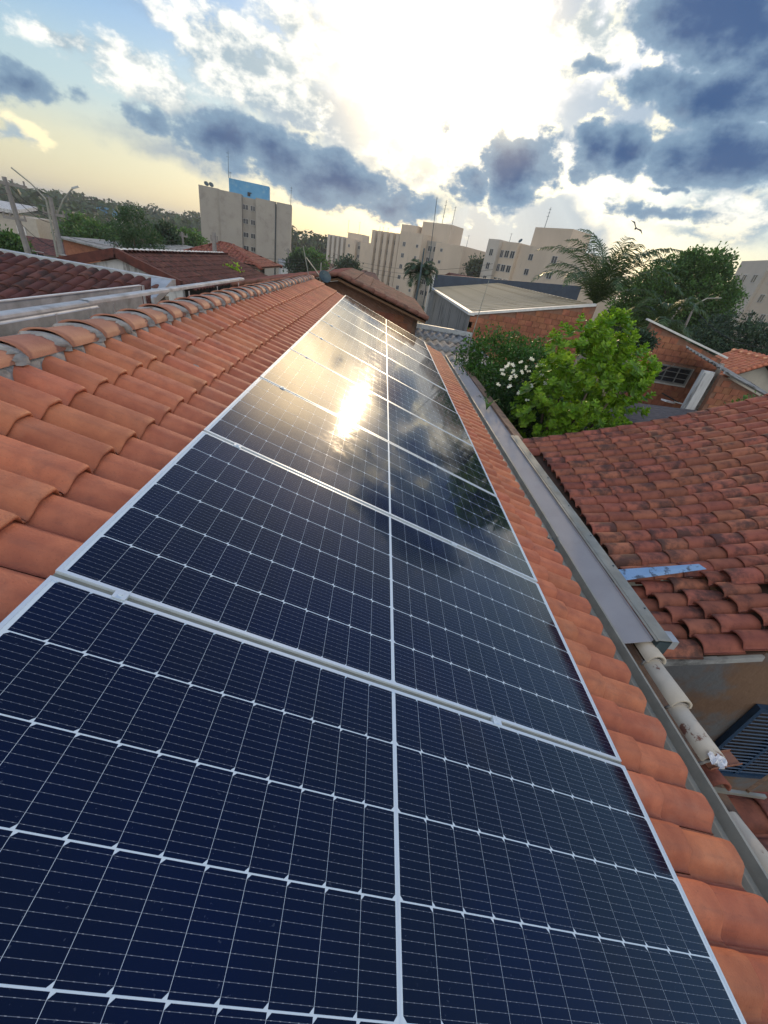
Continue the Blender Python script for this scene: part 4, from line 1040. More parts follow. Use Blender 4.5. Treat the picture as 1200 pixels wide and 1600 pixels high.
def tiled_slope(h, me, c0, ax, ay, ca, cb, mlo, jit=.01, maxn=300, keyc=None):
    """c0 top corner; ax along the ridge, ay down the slope; ca columns, cb courses"""
    l = Vector(h.location); c0, ax, ay = Vector(c0), Vector(ax), Vector(ay); n = ax.cross(ay).normalized()
    if n.z < 0: n = -n
    dn = ay.normalized(); side = n.cross(dn).normalized()
    B = Matrix(((dn.x, side.x, n.x, 0), (dn.y, side.y, n.y, 0), (dn.z, side.z, n.z, 0), (0, 0, 0, 1)))
    ms = []
    for i in range(ca):
        for j in range(cb):
            p = c0 + ax * ((i + .5) / ca) + ay * ((j + 1) / cb) + n * rng.uniform(.0, jit)
            ms.append(Matrix.Translation(p - l) @ B @ Matrix.Rotation(R(rng.uniform(-1, 1)), 4, 'Z'))
    lay(h, me, mlo, ms, maxn=maxn)

def small_tile(mt, w, L): return tile_mesh('tile', mt, w=w, L=L, h=.055, low=True, drop=.03, prof=NP)

def house_two():
    """brown roofed house right behind ours, gable towards us"""
    Y = 13.4; r0 = at(528, 430, Y=Y); e0 = at(666, 499, Y=Y); zr = r0.z
    w0 = Vector((2 * r0.x - e0.x - .2, Y, e0.z))
    D_ = 6.0
    h = thing('gabled_house', 'brick house with a faded brown tiled gable roof right beyond the end of the panels', 'house', (r0.x, Y, 0)); l = Vector(h.location)
    hi = small_tile(M['tile_pale'], .2, .46)
    sl = Vector((e0.x - r0.x, 0, e0.z - r0.z)); sr = Vector((w0.x - r0.x, 0, w0.z - r0.z))
    nb = int(sl.length / .40); na = int(D_ / .2)
    tiled_slope(h, hi, (r0.x, Y - .05, zr), (0, D_, 0), sl, na, nb, hi, maxn=280)
    V2 = small_tile(M['tile_old'], .2, .46)
    ms = []
    nb2 = int(sr.length / .40)
    dn = sr.normalized(); ny = Vector((0, 1, 0)); n = Vector((-dn.z, 0, dn.x)); n = n if n.z > 0 else -n
    side = n.cross(dn)
    B = Matrix(((dn.x, side.x, n.x, 0), (dn.y, side.y, n.y, 0), (dn.z, side.z, n.z, 0), (0, 0, 0, 1)))
    for i in range(na):
        for j in range(nb2): ms.append(Matrix.Translation(Vector((r0.x, Y - .05 + (i + .5) * .2, zr)) + sr * ((j + 1) / nb2) - l) @ B)
    V, F = join_instances(V2, ms); o = ob('tiles', mesh('tiles', V, F, M['tile_old'], True), h); o['kind'] = 'stuff'
    b = MB()
    for i in range(18):
        y = .05 + i * .34; b.tube([(0, y, .055), (0, y + .36, .045)], [.11, .095], 8)
    o = b.build('ridge_tiles', M['tile_old'], h, True); o['kind'] = 'stuff'
    # gable verge tiles
    b = MB()
    for (e, k) in ((e0, 1), (w0, -1)):
        for i in range(8):
            p = r0.lerp(e, i / 8); q = r0.lerp(e, (i + 1.15) / 8); b.tube([p - l + Vector((0, -.03, .03)), q - l + Vector((0, -.03, .045))], [.055, .07], 7)
    o = b.build('verge_tiles', M['tile_pale'], h, True); o['kind'] = 'stuff'
    # walls
    b = MB(); k = 0
    xa, xb = w0.x + .45, e0.x - .35
    s = (e0.z - zr) / (e0.x - r0.x); zz = lambda x: zr + s * abs(x - r0.x) - .16
    for (a, c) in ((xa, r0.x), (r0.x, xb)): wall_box(b, (a, Y + .35), (c, Y + .35), .15, 0, zz(a), zz(c), l)
    b.build('gable_wall', M['brick_mortar'], h)
    bricks(h, (xa, Y + .35), (xb, Y + .35), 2.2, lambda t: zz(xa + t), maxn=150)
    b = MB(); wall_box(b, (xb, Y + .5), (xb, Y + D_ - .3), -.15, 0, zz(xb), zz(xb), l); wall_box(b, (xa, Y + .5), (xa, Y + D_ - .3), .15, 0, zz(xa), zz(xa), l); b.build('side_wall', M['plaster'], h)
    b = MB()
    for (e) in (e0, w0): b.bar(r0 - l + Vector((0, .02, -.07)), e - l + Vector((0, .02, -.07)), .04, .12)
    b.build('rafter', M['wood'], h)
    b = MB(); b.slab([r0 - l + Vector((0, 0, -.02)), r0 - l + Vector((0, D_, -.02)), w0 - l + Vector((0, D_, -.02)), w0 - l + Vector((0, 0, -.02))][::-1], .05)
    b.slab([r0 - l + Vector((0, 0, -.02)), e0 - l + Vector((0, 0, -.02)), e0 - l + Vector((0, D_, -.02)), r0 - l + Vector((0, D_, -.02))], .05); b.build('roof_deck', M['deck'], h)
    # antenna clutter at its left end
    a = at(500, 440, Y=13.0)
    t = thing('tv_antenna', 'old antenna arms with a small dish beyond the ridge end of the orange roof', 'antenna', a)
    b = MB(); b.tube([(0, 0, -1), (0, 0, .45)], .018, 6); b.tube([(-.42, .1, .5), (.0, 0, .12)], .014, 5); b.tube([(-.1, .1, .05), (.42, 0, .42)], .014, 5); b.tube([(-.5, 0, .75), (-.32, 0, .1)], .012, 5)
    for i in range(5): b.tube([(-.1 + .1 * i, -.16, .08 + .07 * i), (-.1 + .1 * i, .16, .08 + .07 * i)], .006, 4)
    b.build('pole', M['galv'], t); dish(t, (.12, -.05, .12), .17, R(30))
house_two()

def brick_house():
    Y = 16; l0 = at(1020, 505, Y=Y); r0 = at(1128, 562, Y=Y)
    h = thing('brick_house', 'bare orange brick house with a grated window and red tile roof on the right', 'house', (l0.x, Y, 0)); l = Vector(h.location)
    W_ = r0.x - l0.x
    zt = lambda s: l0.z + (r0.z - l0.z) * s / W_
    b = MB(); wall_box(b, (l0.x, Y), (r0.x, Y), .2, 0, l0.z, r0.z, l); b.build('wall', M['brick_mortar'], h)
    wl, wr = at(1028, 568, Y=Y), at(1080, 580, Y=Y); wb = at(1062, 602, Y=Y)
    x0, x1, z0, z1 = wl.x - l0.x - .1, wr.x - l0.x, wb.z + .02, (wl.z + wr.z) / 2 + .05
    bricks(h, (l0.x, Y), (r0.x, Y), 1.0, zt, bw=.30, bh=.20, maxn=290, skip=lambda s, z: x0 - .15 < s < x1 + .15 and z0 - .1 < z < z1 + .1)
    f = MB()
    for (a, c) in (((x0, -.07, z0), (x0 + .05, 0, z1)), ((x1 - .05, -.07, z0), (x1, 0, z1)), ((x0 + .05, -.07, z1 - .05), (x1 - .05, 0, z1)), ((x0 + .05, -.07, z0), (x1 - .05, 0, z0 + .05))): f.box2(a, c)
    for i in range(1, 3): f.box2((x0 + (x1 - x0) * i / 3 - .015, -.065, z0 + .05), (x0 + (x1 - x0) * i / 3 + .015, -.03, z1 - .05))
    for i in range(1, 3): f.box2((x0 + .05, -.06, z0 + (z1 - z0) * i / 3 - .012), (x1 - .05, -.035, z0 + (z1 - z0) * i / 3 + .012))
    fo = f.build('window', M['alu_dull'], h); g = MB(); g.box2((x0 + .05, -.022, z0 + .05), (x1 - .05, -.012, z1 - .05)); ob('pane', mesh('pane', g.v, g.f, M['pane']), fo)
    b = MB(); b.box2((x0 - .06, -.04, z0 - .07), (x1 + .06, -.002, z0 - .005)); b.box2((x1 + .005, -.035, z0), (x1 + .06, -.002, z1)); b.build('window_surround', M['white_trim'], h)
    b = MB(); b.bar((-.3, -.05, l0.z + .09), (W_ + .1, -.05, r0.z + .09), .12, .06); b.build('verge_board', M['white_trim'], h)
    # grey pilaster down the right corner
    pt, pb = at(1145, 568, Y=Y - .1), at(1112, 612, Y=Y - .1)
    b = MB(); b.box2((W_ - .02, -.06, 0), (W_ + .16, .06, r0.z - .12)); b.build('corner_pier', M['mortar'], h)
    # red tile roof beyond, falling to the right
    hi = small_tile(M['tile'], .22, .48)
    c0 = Vector((l0.x + .35, Y + .1, l0.z + .20)); c1 = at(1215, 566, Y=Y + 1.2)
    ax = Vector((0, 5.0, 1.0)) * .0 + (c1 - c0); 
    e0 = at(1140, 597, Y=Y - .3); 
    p1, p2 = at(1127, 591, Y=Y - .2), at(1206, 567, Y=Y - .2); p3 = at(1091, 541, X=p1.x); DY = p3.y - p1.y
    p1.z += .02
    tiled_slope(h, hi, (p2.x, p2.y, p2.z), (0, DY, 0), (p1.x - p2.x, 0, p1.z - p2.z), int(DY / .22), 9, hi, maxn=290)
    b = MB()
    for i in range(9): q0, q1 = p2.lerp(p1, i / 9) - l, p2.lerp(p1, (i + 1.1) / 9) - l; b.tube([q0 + Vector((0, -.04, .03)), q1 + Vector((0, -.04, .06))], [.06, .08], 7)
    o = b.build('verge_tiles', M['tile'], h, True); o['kind'] = 'stuff'
    b = MB()
    for i in range(int(DY / .4)): b.tube([Vector((p2.x, p2.y + i * .4, p2.z + .04)) - l, Vector((p2.x, p2.y + i * .4 + .42, p2.z + .06)) - l], [.11, .09], 7)
    o = b.build('ridge_tiles', M['tile'], h, True); o['kind'] = 'stuff'
    b = MB(); dz = Vector((0, 0, -.03))
    b.slab([p1 - l + dz, p2 - l + dz, p2 - l + dz + Vector((0, DY, 0)), p1 - l + dz + Vector((0, DY, 0))], .05)
    pr = Vector((2 * p2.x - p1.x, p1.y, p1.z)); b.slab([p2 - l + dz, pr - l + dz, pr - l + dz + Vector((0, DY, 0)), p2 - l + dz + Vector((0, DY, 0))], .05); b.build('roof_deck', M['deck'], h)
    b = MB(); wall_box(b, (p1.x + .3, Y + .1), (p2.x, Y + .1), .15, 0, p1.z + .0, p2.z - .12, l); wall_box(b, (p2.x, Y + .1), (pr.x - .3, Y + .1), .15, 0, p2.z - .12, p1.z, l); b.build('gable_wall', M['wall_cream'], h)
brick_house()

def right_clutter():
    # small brick annex with corrugated roof
    Y = 13.5; a = at(1130, 583, Y=Y); c = at(1205, 625, Y=Y)
    h = thing('brick_annex', 'small brick annex under light corrugated sheets at the right edge below the red tiles', 'annex', (a.x, Y, 0)); l = Vector(h.location); W_ = c.x - a.x + .8
    zt = lambda s: a.z + (c.z - a.z) * s / (c.x - a.x)
    b = MB(); wall_box(b, (a.x, Y), (a.x + W_, Y), .15, 0, zt(0) - .06, zt(W_) - .06, l); b.build('wall', M['brick_mortar'], h)
    bricks(h, (a.x, Y), (a.x + W_, Y), .8, lambda s: zt(s) - .06, maxn=120)
    corrugated('sheet', (a.x - .05, Y + 2.2, zt(0) + .42), (0, -2.4, -.38), (W_ + .3, 0, zt(W_ + .3) - zt(0) + .0), 1, 1, M['fibro'], h, amp=.03, pitch=.2, sheet_w=1.2)
    b = MB(); b.bar((-.05, -.08, zt(0) + .03), (W_ + .2, -.08, zt(W_ + .2) + .03), .06, .05); b.build('verge_board', M['white_trim'], h)
    d0, d1 = at(1108, 610, Y=Y + .3), at(1140, 588, Y=Y + .3)
    b = MB(); b.box2((-.46, .1, 0), (-.16, .15, a.z - .10)); b.box2((-.50, .16, 0), (-.12, .3, a.z - .04)); o = b.build('door', M['wall_white'], h)
    # dark old slab roof
    h = thing('dark_lean_to', 'weathered dark grey fibre cement roof beside the bright green bush', 'roof', (10, 11.6, 0)); l = Vector(h.location)
    y0, y1 = 8.6, 12.9; za, zb = 1.95, 2.30
    corrugated('sheet', (7.6, y1, zb), (0, y0 - y1, za - zb), (7.4, 0, .25), 1, 2, M['fibro_dark'], h, amp=.025, pitch=.18, sheet_w=1.05)
    b = MB(); b.box2(Vector((7.8, 9.0, 0)) - l, Vector((8.0, 12.8, 1.95)) - l); b.box2(Vector((7.8, 8.9, 0)) - l, Vector((14.5, 9.05, 1.92)) - l); b.build('wall', M['wall_dark'], h)
    p = at(1044, 627, Z=2.25)
    t = thing('scrap_pile', 'white scraps and a black stick lying on the dark sheet roof by the bush', 'scraps', p)
    b = MB(); b.box((0, 0, 0), (.5, .22, .05), Euler((0, .1, .3)).to_matrix()); b.build('board', M['paper'], t)
    b = MB(); b.box((.35, -.15, .03), (.4, .12, .03), Euler((0, .05, -.4)).to_matrix()); b.build('board', M['white_trim'], t)
    b = MB(); b.bar((-.3, .1, .22), (.3, -.12, .04), .04, .04); b.build('stick', M['black'], t)
    b = MB(); b.box((.8, .0, .0), (.3, .12, .04), Euler((0, 0, .1)).to_matrix()); b.build('board', M['paper'], t)
    # loose grey flashing at the rake of the old red roof
    q = at(1085, 655, Y=6.25)
    b = MB()
    a1, a2, a3, a4 = at(1028, 670, Y=6.1), at(1062, 668, Y=6.0), at(1100, 652, Y=6.0), at(1068, 650, Y=6.6)
    b.slab([a1, a2, a3, a4], .012); o = b.build('loose_sheet', M['fibro_dark']); tag(o, 'curled dark grey sheet poking over the far edge of the old red roof', 'sheet')
right_clutter()

def left_houses():
    # gabled house with rusty verge and whitewashed gable
    Y = 14.5; ap = at(183, 396, Y=Y); e1 = at(285, 447, Y=Y); e0 = at(98, 413, Y=Y)
    yb = Y + 9.5
    h = thing('whitewashed_gable_house', 'house with a rust brown tiled roof and stained whitewashed gable on the left', 'house', (ap.x, Y, 0)); l = Vector(h.location)
    hi = small_tile(M['tile_brown'], .24, .5)
    sl = e1 - ap; sl.x += .4; sl.z += .4 * sl.z / sl.x
    tiled_slope(h, hi, (ap.x, Y, ap.z), (0, 9.5, 0), Vector((sl.x, 0, sl.z)), 38, 7, hi, maxn=260)
    sr = Vector((e0.x - ap.x, 0, sl.z / sl.x * abs(e0.x - ap.x))); ms = []
    tiled_slope(h, hi, (ap.x, Y, ap.z), (0, 9.5, 0), sr, 38, 6, hi, maxn=40)
    def rz(x): return ap.z + (sl.z / sl.x) * abs(x - ap.x)
    b = MB()
    for e in (e1, Vector((e0.x, Y, rz(e0.x)))):
        b.bar(Vector((ap.x, Y - .08, ap.z + .02)) - l, Vector((e.x, Y - .08, rz(e.x) + .02)) - l, .16, .24)
    b.build('verge', M['tile_brown'], h)
    b = MB()
    for (a, c) in ((e0.x + .2, ap.x), (ap.x, e1.x)): wall_box(b, (a, Y), (c, Y), .15, 0, rz(a) - .14, rz(c) - .14, l)
    b.build('gable_wall', M['wall_white'], h)
    b = MB()
    for i in range(27): b.tube([(0, .05 + i * .35, .05 + ap.z), (0, .05 + i * .35 + .14, .05 + ap.z)], [.10, .09], 7)
    o = b.build('ridge_tiles', M['white_trim'], h, True); o['kind'] = 'stuff'
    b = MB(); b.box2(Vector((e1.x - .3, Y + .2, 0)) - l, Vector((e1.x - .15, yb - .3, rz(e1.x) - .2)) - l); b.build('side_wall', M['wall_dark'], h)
    # hip roofed house below the tan tower
    Y = 30; ap = at(352, 385, Y=Y + 2.5); el = at(302, 397, Y=Y + 2); er = at(411, 413, Y=Y); 
    x0, x1 = el.x, er.x; cx = ap.x; ze = (el.z + er.z) / 2 - .1; zr = ap.z + .15; yf, yk = Y - .5, Y + 5.5
    h = thing('hip_roofed_house', 'open-sided house with a brown hipped tile roof at the foot of the tan tower', 'house', (cx, Y, 0)); l = Vector(h.location)
    A, B_, C_, D_ = Vector((x0, yf, ze)), Vector((x1, yf, ze)), Vector((x1, yk, ze)), Vector((x0, yk, ze)); P1, P2 = Vector((cx - .3, Y + 2.5, zr)), Vector((cx + .3, Y + 2.5, zr))
    hm = small_tile(M['tile_old'], .26, .5); ms = []
    def face(poly, dn_pt):
        # fill a sloped polygon with tiles running down its slope
        n = (poly[1] - poly[0]).cross(poly[2] - poly[0]).normalized(); n = n if n.z > 0 else -n
        dn = Vector((n.x, n.y, 0)); dn = (dn - n * dn.dot(n)).normalized(); side = n.cross(dn)
        B2 = Matrix(((dn.x, side.x, n.x, 0), (dn.y, side.y, n.y, 0), (dn.z, side.z, n.z, 0), (0, 0, 0, 1)))
        o_ = poly[0]; us = [(p - o_).dot(dn) for p in poly]; vs = [(p - o_).dot(side) for p in poly]; out = []
        def inside(u, v):
            c = False; m = len(poly)
            for i in range(m):
                j = (i - 1) % m
                if (vs[i] > v) != (vs[j] > v) and u < (us[j] - us[i]) * (v - vs[i]) / (vs[j] - vs[i]) + us[i]: c = not c
            return c
        u = min(us) + .4
        while u <= max(us) + .01:
            v = min(vs) + .13
            while v < max(vs):
                if inside(u - .15, v): out.append(Matrix.Translation(o_ + dn * u + side * v - l) @ B2)
                v += .26
            u += .42
        return out
    for poly in ([A, B_, P2, P1], [B_, C_, P2], [C_, D_, P1, P2], [D_, A, P1]): ms += face(poly, None)
    lay(h, hm, hm, ms, maxn=280)
    b = MB(); dz = Vector((0, 0, -.03))
    for poly in ([A, B_, P2, P1], [B_, C_, P2], [C_, D_, P1, P2], [D_, A, P1]): b.poly([p - l + dz for p in poly])
    b.poly([p - l + dz for p in (D_, C_, B_, A)]); b.build('roof_deck', M['deck'], h)
    b = MB()
    for p, q in ((A, P1), (B_, P2), (C_, P2), (D_, P1), (P1, P2)): b.tube([p - l, q - l], .11, 7)
    o = b.build('hip_tiles', M['tile_old'], h, True); o['kind'] = 'stuff'
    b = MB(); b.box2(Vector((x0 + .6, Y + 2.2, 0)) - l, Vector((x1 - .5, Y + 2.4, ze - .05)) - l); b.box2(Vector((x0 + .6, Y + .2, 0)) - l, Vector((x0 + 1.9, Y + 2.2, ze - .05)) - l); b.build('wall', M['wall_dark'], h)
    for x in (x0 + 2.6, x0 + 3.9, x1 - .5): b = MB(); b.box2(Vector((x, Y - .1, 0)) - l, Vector((x + .28, Y + .15, ze - .03)) - l); b.build('pillar', M['wall_cream'], h)
    # brick shed left, white roofed building, low sheds
    A = at(97, 370, Y=34); B2 = at(167, 384, Y=32)
    h = thing('brick_shed', 'low brick shed with a thin grey roof left of the feathery tree', 'shed', (A.x, A.y, 0), math.atan2(B2.y - A.y, B2.x - A.x)); L = (B2 - A).xy.length
    b = MB(); b.box2((0, 0, 0), (L * .8, 4, A.z - .1)); b.build('wall', M['brick'], h)
    b = MB(); b.box2((L * .82, .8, 0), (L, 4, A.z - .3)); b.build('porch', M['wall_cream'], h)
    b = MB(); b.slab([Vector(p) for p in ((-.3, -.3, A.z), (L + .3, -.3, A.z - .05), (L + .3, 4.3, A.z + .12), (-.3, 4.3, A.z + .15))], .1); b.build('roof', M['fibro'], h)
    A = at(-60, 322, D=75); B2 = at(56, 346, D=72)
    h = thing('white_roofed_building', 'flat building with a pale metal roof behind the concrete poles at the left edge', 'building', (A.x, A.y, 0), math.atan2(B2.y - A.y, B2.x - A.x)); L = (B2 - A).xy.length
    b = MB(); b.box2((0, 0, 0), (L, 5, A.z)); b.build('wall', M['wall_cream'], h)
    b = MB(); b.slab([Vector(p) for p in ((-.4, -.5, A.z + .5), (L * .75, -.5, A.z + .5), (L * .75, 5.5, A.z + 1.1), (-.4, 5.5, A.z + 1.1))], .35); b.build('roof', M['wall_white'], h)
    b = MB(); b.box2((L * .70, -.12, 0), (L * .82, -.005, A.z - 1.0)); b.build('door', M['white_trim'], h)
    b = MB(); b.box2((L * .12, -.12, A.z - 2.6), (L * .45, -.005, A.z - 1.4)); b.build('window_band', M['galv_bright'], h)
    for (x0, y0, x1, y1, Y, lab) in ((222, 381, 290, 392, 38, 'dark low shed with a grey corrugated roof right of the feathery tree'), (92, 398, 128, 404, 24, 'remnant of a low red brick wall in front of the brick shed')):
        A = at(x0, y0, Y=Y + 1); B2 = at(x1, y1, Y=Y - 1); L = (B2 - A).xy.length
        h = thing('low_shed' if Y > 30 else 'low_brick_wall', lab, 'shed' if Y > 30 else 'wall', (A.x, A.y, 0), math.atan2(B2.y - A.y, B2.x - A.x))
        if Y > 30:
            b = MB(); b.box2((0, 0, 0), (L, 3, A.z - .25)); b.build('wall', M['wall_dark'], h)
            b = MB(); b.slab([Vector(p) for p in ((-.3, -.4, A.z - .1), (L + .3, -.4, A.z - .1), (L + .3, 3.3, A.z + .35), (-.3, 3.3, A.z + .35))], .08); b.build('roof', M['fibro'], h)
            for s in (.1, .5, .85): b = MB(); b.box2((L * s, -.2, 0), (L * s + .25, -.02, A.z - .2)); b.build('pillar', M['wall_cream'], h)
        else:
            b = MB(); b.box2((0, 0, 0), (L, .2, A.z)); b.build('courses', M['brick'], h); b = MB(); b.box2((-.02, -.02, A.z), (L * .8, .22, A.z + .06)); b.build('coping', M['mortar'], h)
left_houses()

# ------------------------------------------------------------------ poles and wires
def pole(name, label, cat, foot_px, top_px, D, r=.13, arms=(), group=None, mt='concrete', lamp=False):
    p = at(*foot_px, D=D); q = at(*top_px, D=D); t = (q - p); p2 = p - t.normalized() * (p.z + 6) if False else Vector((p.x, p.y, gh(p.x, p.y)))
    o = thing(name, label, cat, p2, 0, group)
    b = MB(); b.tube([(0, 0, 0), p - p2, q - p2], [r * 1.25, r * 1.1, r * .75], 8); b.build('shaft', M[mt], o)
    top = q - p2
    for (dz, w, ang) in arms:
        b = MB(); c = Vector((math.cos(ang), math.sin(ang), 0)) * w / 2; z = top + Vector((0, 0, -dz)); b.bar(z - c, z + c, .09, .11)
        for i in (-.9, -.35, .35, .9): b.tube([z + c * i, z + c * i + Vector((0, 0, .22))], .035, 6)
        b.build('crossarm', M['concrete'], o)
    return o, q
def poles():
    A, qa = pole('power_pole', 'tall dark leaning concrete power pole nearest the left edge', 'power pole', (42, 388), (6, 276), 30, .12, ((.25, 1.6, .3), (1.6, .9, .3)), 'concrete poles on the left')
    B, qb = pole('power_pole', 'pale concrete pole carrying an angled street lamp arm on the left', 'power pole', (98, 404), (78, 308), 30, .12, ((.7, .9, .3),), 'concrete poles on the left')
    b = MB(); s = qb - Vector(B.location)
    b.tube([s + Vector((0, 0, -.9)), s + Vector((.5, .2, .0)), s + Vector((.95, .4, .55))], .035, 6); b.build('lamp_arm', M['galv'], B)
    b = MB(); b.box(s + Vector((1.05, .45, .6)), (.34, .12, .07), Euler((0, -.4, .3)).to_matrix()); b.build('lamp_head', M['galv_bright'], B)
    C, qc = pole('street_lamp', 'slim lamp column leaning left of the pale concrete pole', 'street lamp', (90, 400), (72, 312), 28, .05, (), 'concrete poles on the left', 'galv')
    b = MB(); s = qc - Vector(C.location); b.tube([s, s + Vector((-.5, 0, .5)), s + Vector((-1.2, 0, .95))], .03, 6); b.build('lamp_arm', M['galv'], C)
    D, qd = pole('post', 'short concrete post standing in front of the hip-roofed house', 'post', (337, 425), (334, 363), 26, .12, ((.35, .35, 0),))
    E_, qe = pole('post', 'thin dark post on the right flank of the tan tower', 'post', (452, 425), (450, 388), 60, .12, ((.3, .9, 0),))
    F_, qf = pole('post', 'thin pole between the brown roofs left of the hip-roofed house', 'post', (288, 400), (284, 362), 45, .12, ((.3, .9, 0),))
    # masts on the right
    G, qg = pole('lamp_post', 'slanting lamp post rising behind the brick house beside the palm fronds', 'lamp post', (1066, 520), (1086, 476), 22, .045, (), None, 'concrete')
    b = MB(); s = qg - Vector(G.location); b.tube([s, s + Vector((.35, 0, .28)), s + Vector((.9, 0, .38))], .025, 6); b.build('lamp_arm', M['galv'], G)
    b = MB(); b.tube([s + Vector((-.45, 0, .15)), s + Vector((-1.0, 0, -1.9))], .035, 6); b.build('brace', M['concrete'], G)
    H, qh = pole('tall_mast', 'very tall thin radio mast in front of the long stepped apartment block', 'mast', (664, 460), (683, 308), 30, .022, (), None, 'galv_dark')
    I, qi = pole('forked_post', 'dark forked post above the little palm at the centre', 'post', (655, 440), (663, 388), 26, .05, (), None, 'galv_dark')
    def wire(a, c, sag, n=12, r=.012, lab='', grp='overhead wires'):
        pts = [a.lerp(c, i / n) - Vector((0, 0, sag * 4 * (i / n) * (1 - i / n))) for i in range(n + 1)]
        b = MB(); b.tube(pts, r, 4); o = b.build('overhead_wire', M['wire']); tag(o, lab, 'wire', grp)
    L = 'thin dark overhead wire spanning between the poles on the left'
    for dz in (.1, .45, 1.5): wire(qa - Vector((0, 0, dz)), qb - Vector((0, 0, dz + .6)), .35, lab=('upper', 'middle', 'lowest')[int(dz > .3) + int(dz > 1)] + ' dark wire spanning between the two poles on the left')
    for dz in (.3, .6): wire(qa - Vector((0, 0, dz)), at(-60, 262 + dz * 30, D=22), .2, lab=('upper' if dz < .5 else 'lower') + ' wire leaving the leaning pole at the left edge')
    for i, dz in enumerate((.7, 1.5)): wire(qb - Vector((0, 0, dz)), qf - Vector((0, 0, dz * .5 + .2)), .5, lab=('upper' if i == 0 else 'lower') + ' long sagging wire crossing in front of the feathery tree')
    for i in range(4): wire(at(300, 388 + 4 * i, D=48), at(520, 402 + 5 * i, D=58), .5, r=.018, lab=('highest', 'second', 'third', 'lowest')[i] + ' wire crossing the foot of the tan tower', grp='wires before the tan tower')
    for i in range(3): wire(at(520, 396 + 6 * i, D=60), at(770, 412 + 9 * i, D=52), 1.1, r=.018, lab=('upper', 'middle', 'lower')[i] + ' slack wire crossing the foot of the long stepped block', grp='wires before the stepped block')
    wire(at(1088, 484, D=22), at(1230, 545, D=19), .4, lab='wire running from the slanting lamp post over the dark tree')
poles()

# ------------------------------------------------------------------ plants
def leaves(pts, size, aspect=.5, up=.35, r=None, fold=.25, ydir=None):
    """one folded leaf (two quads sharing a rib) at every (point, outward)"""
    V = []; F = []; r = r or rng
    for p, o_ in pts:
        d = Vector((r.gauss(0, 1), r.gauss(0, 1), r.gauss(0, 1))).normalized() * .9 + o_ * .8 + Vector((0, 0, up)); d.normalize()
        s = d.cross(Vector((r.gauss(0, 1), r.gauss(0, 1), r.gauss(0, 1) + .5))); 
        if s.length < .05: continue
        s.normalize(); n = s.cross(d); L = size * r.uniform(.65, 1.3); w = L * aspect * .5; k = len(V)
        a = p; m = p + d * L * .55 + n * L * .04; t = p + d * L
        V += [a, m + s * w + n * w * fold, t, m - s * w + n * w * fold, m]
        F += [(k, k + 4, k + 2, k + 1), (k, k + 3, k + 2, k + 4)]
    return V, F
def sphere_pts(c, rad, n, r, shell=.55):
    out = []
    for _ in range(n):
        d = Vector((r.gauss(0, 1), r.gauss(0, 1), r.gauss(0, 1))).normalized(); q = shell + (1 - shell) * r.random() ** .6
        out.append((Vector((c[0] + d.x * rad[0] * q, c[1] + d.y * rad[1] * q, c[2] + d.z * rad[2] * q)), d))
    return out
def crown(lobes, clumps, per, size, crad, seed, aspect=.5, up=.3, name='crown', mt='lf_mid'):
    """uneven crown: clumps of leaves spread over lobes"""
    r = random.Random(seed); pts = []
    vol = [l[3] * l[4] for l in lobes]; tot = sum(vol)
    for l, v in zip(lobes, vol):
        for c, d in sphere_pts(l[:3], l[3:6], max(3, int(clumps * v / tot)), r, .45):
            cr = crad * r.uniform(.6, 1.35)
            for _ in range(int(per * r.uniform(.6, 1.2))):
                g = Vector((r.gauss(0, .5), r.gauss(0, .5), r.gauss(0, .38)))
                pts.append((c + g * cr, (d * .6 + g).normalized() if g.length > .01 else d))
    V, F = leaves(pts, size, aspect, up, r)
    return mesh(name, V, F, M[mt])
def trunk_mesh(h, r0, branches, seed, mt='bark', spread=.5):
    r = random.Random(seed); b = MB()
    b.tube([(0, 0, 0), (r.uniform(-.05, .05) * h, 0, h * .35), (r.uniform(-.06, .06) * h, r.uniform(-.05, .05) * h, h * .62)], [r0, r0 * .8, r0 * .55], 8)
    e = Vector(b.v[-4]) 
    base = Vector((0, 0, h * .45))
    for i in range(branches):
        a = 2 * math.pi * i / branches + r.uniform(-.3, .3); L = h * spread * r.uniform(.7, 1.1)
        s = Vector((0, 0, h * r.uniform(.30, .6))); m = s + Vector((math.cos(a) * L * .4, math.sin(a) * L * .4, L * .45)); t = s + Vector((math.cos(a) * L * .8, math.sin(a) * L * .8, L * .85))
        b.tube([s, m, t], [r0 * .5, r0 * .3, r0 * .1], 6)
    return mesh('trunk', b.v, b.f, M[mt], True)

def plant(name, label, cat, loc, crown_me, trunk_me, group=None, rz=0, sc=1):
    t = thing(name, label, cat, loc, rz, group); t.scale = (sc, sc, sc); ob('trunk', trunk_me, t); ob('crown', crown_me, t); return t

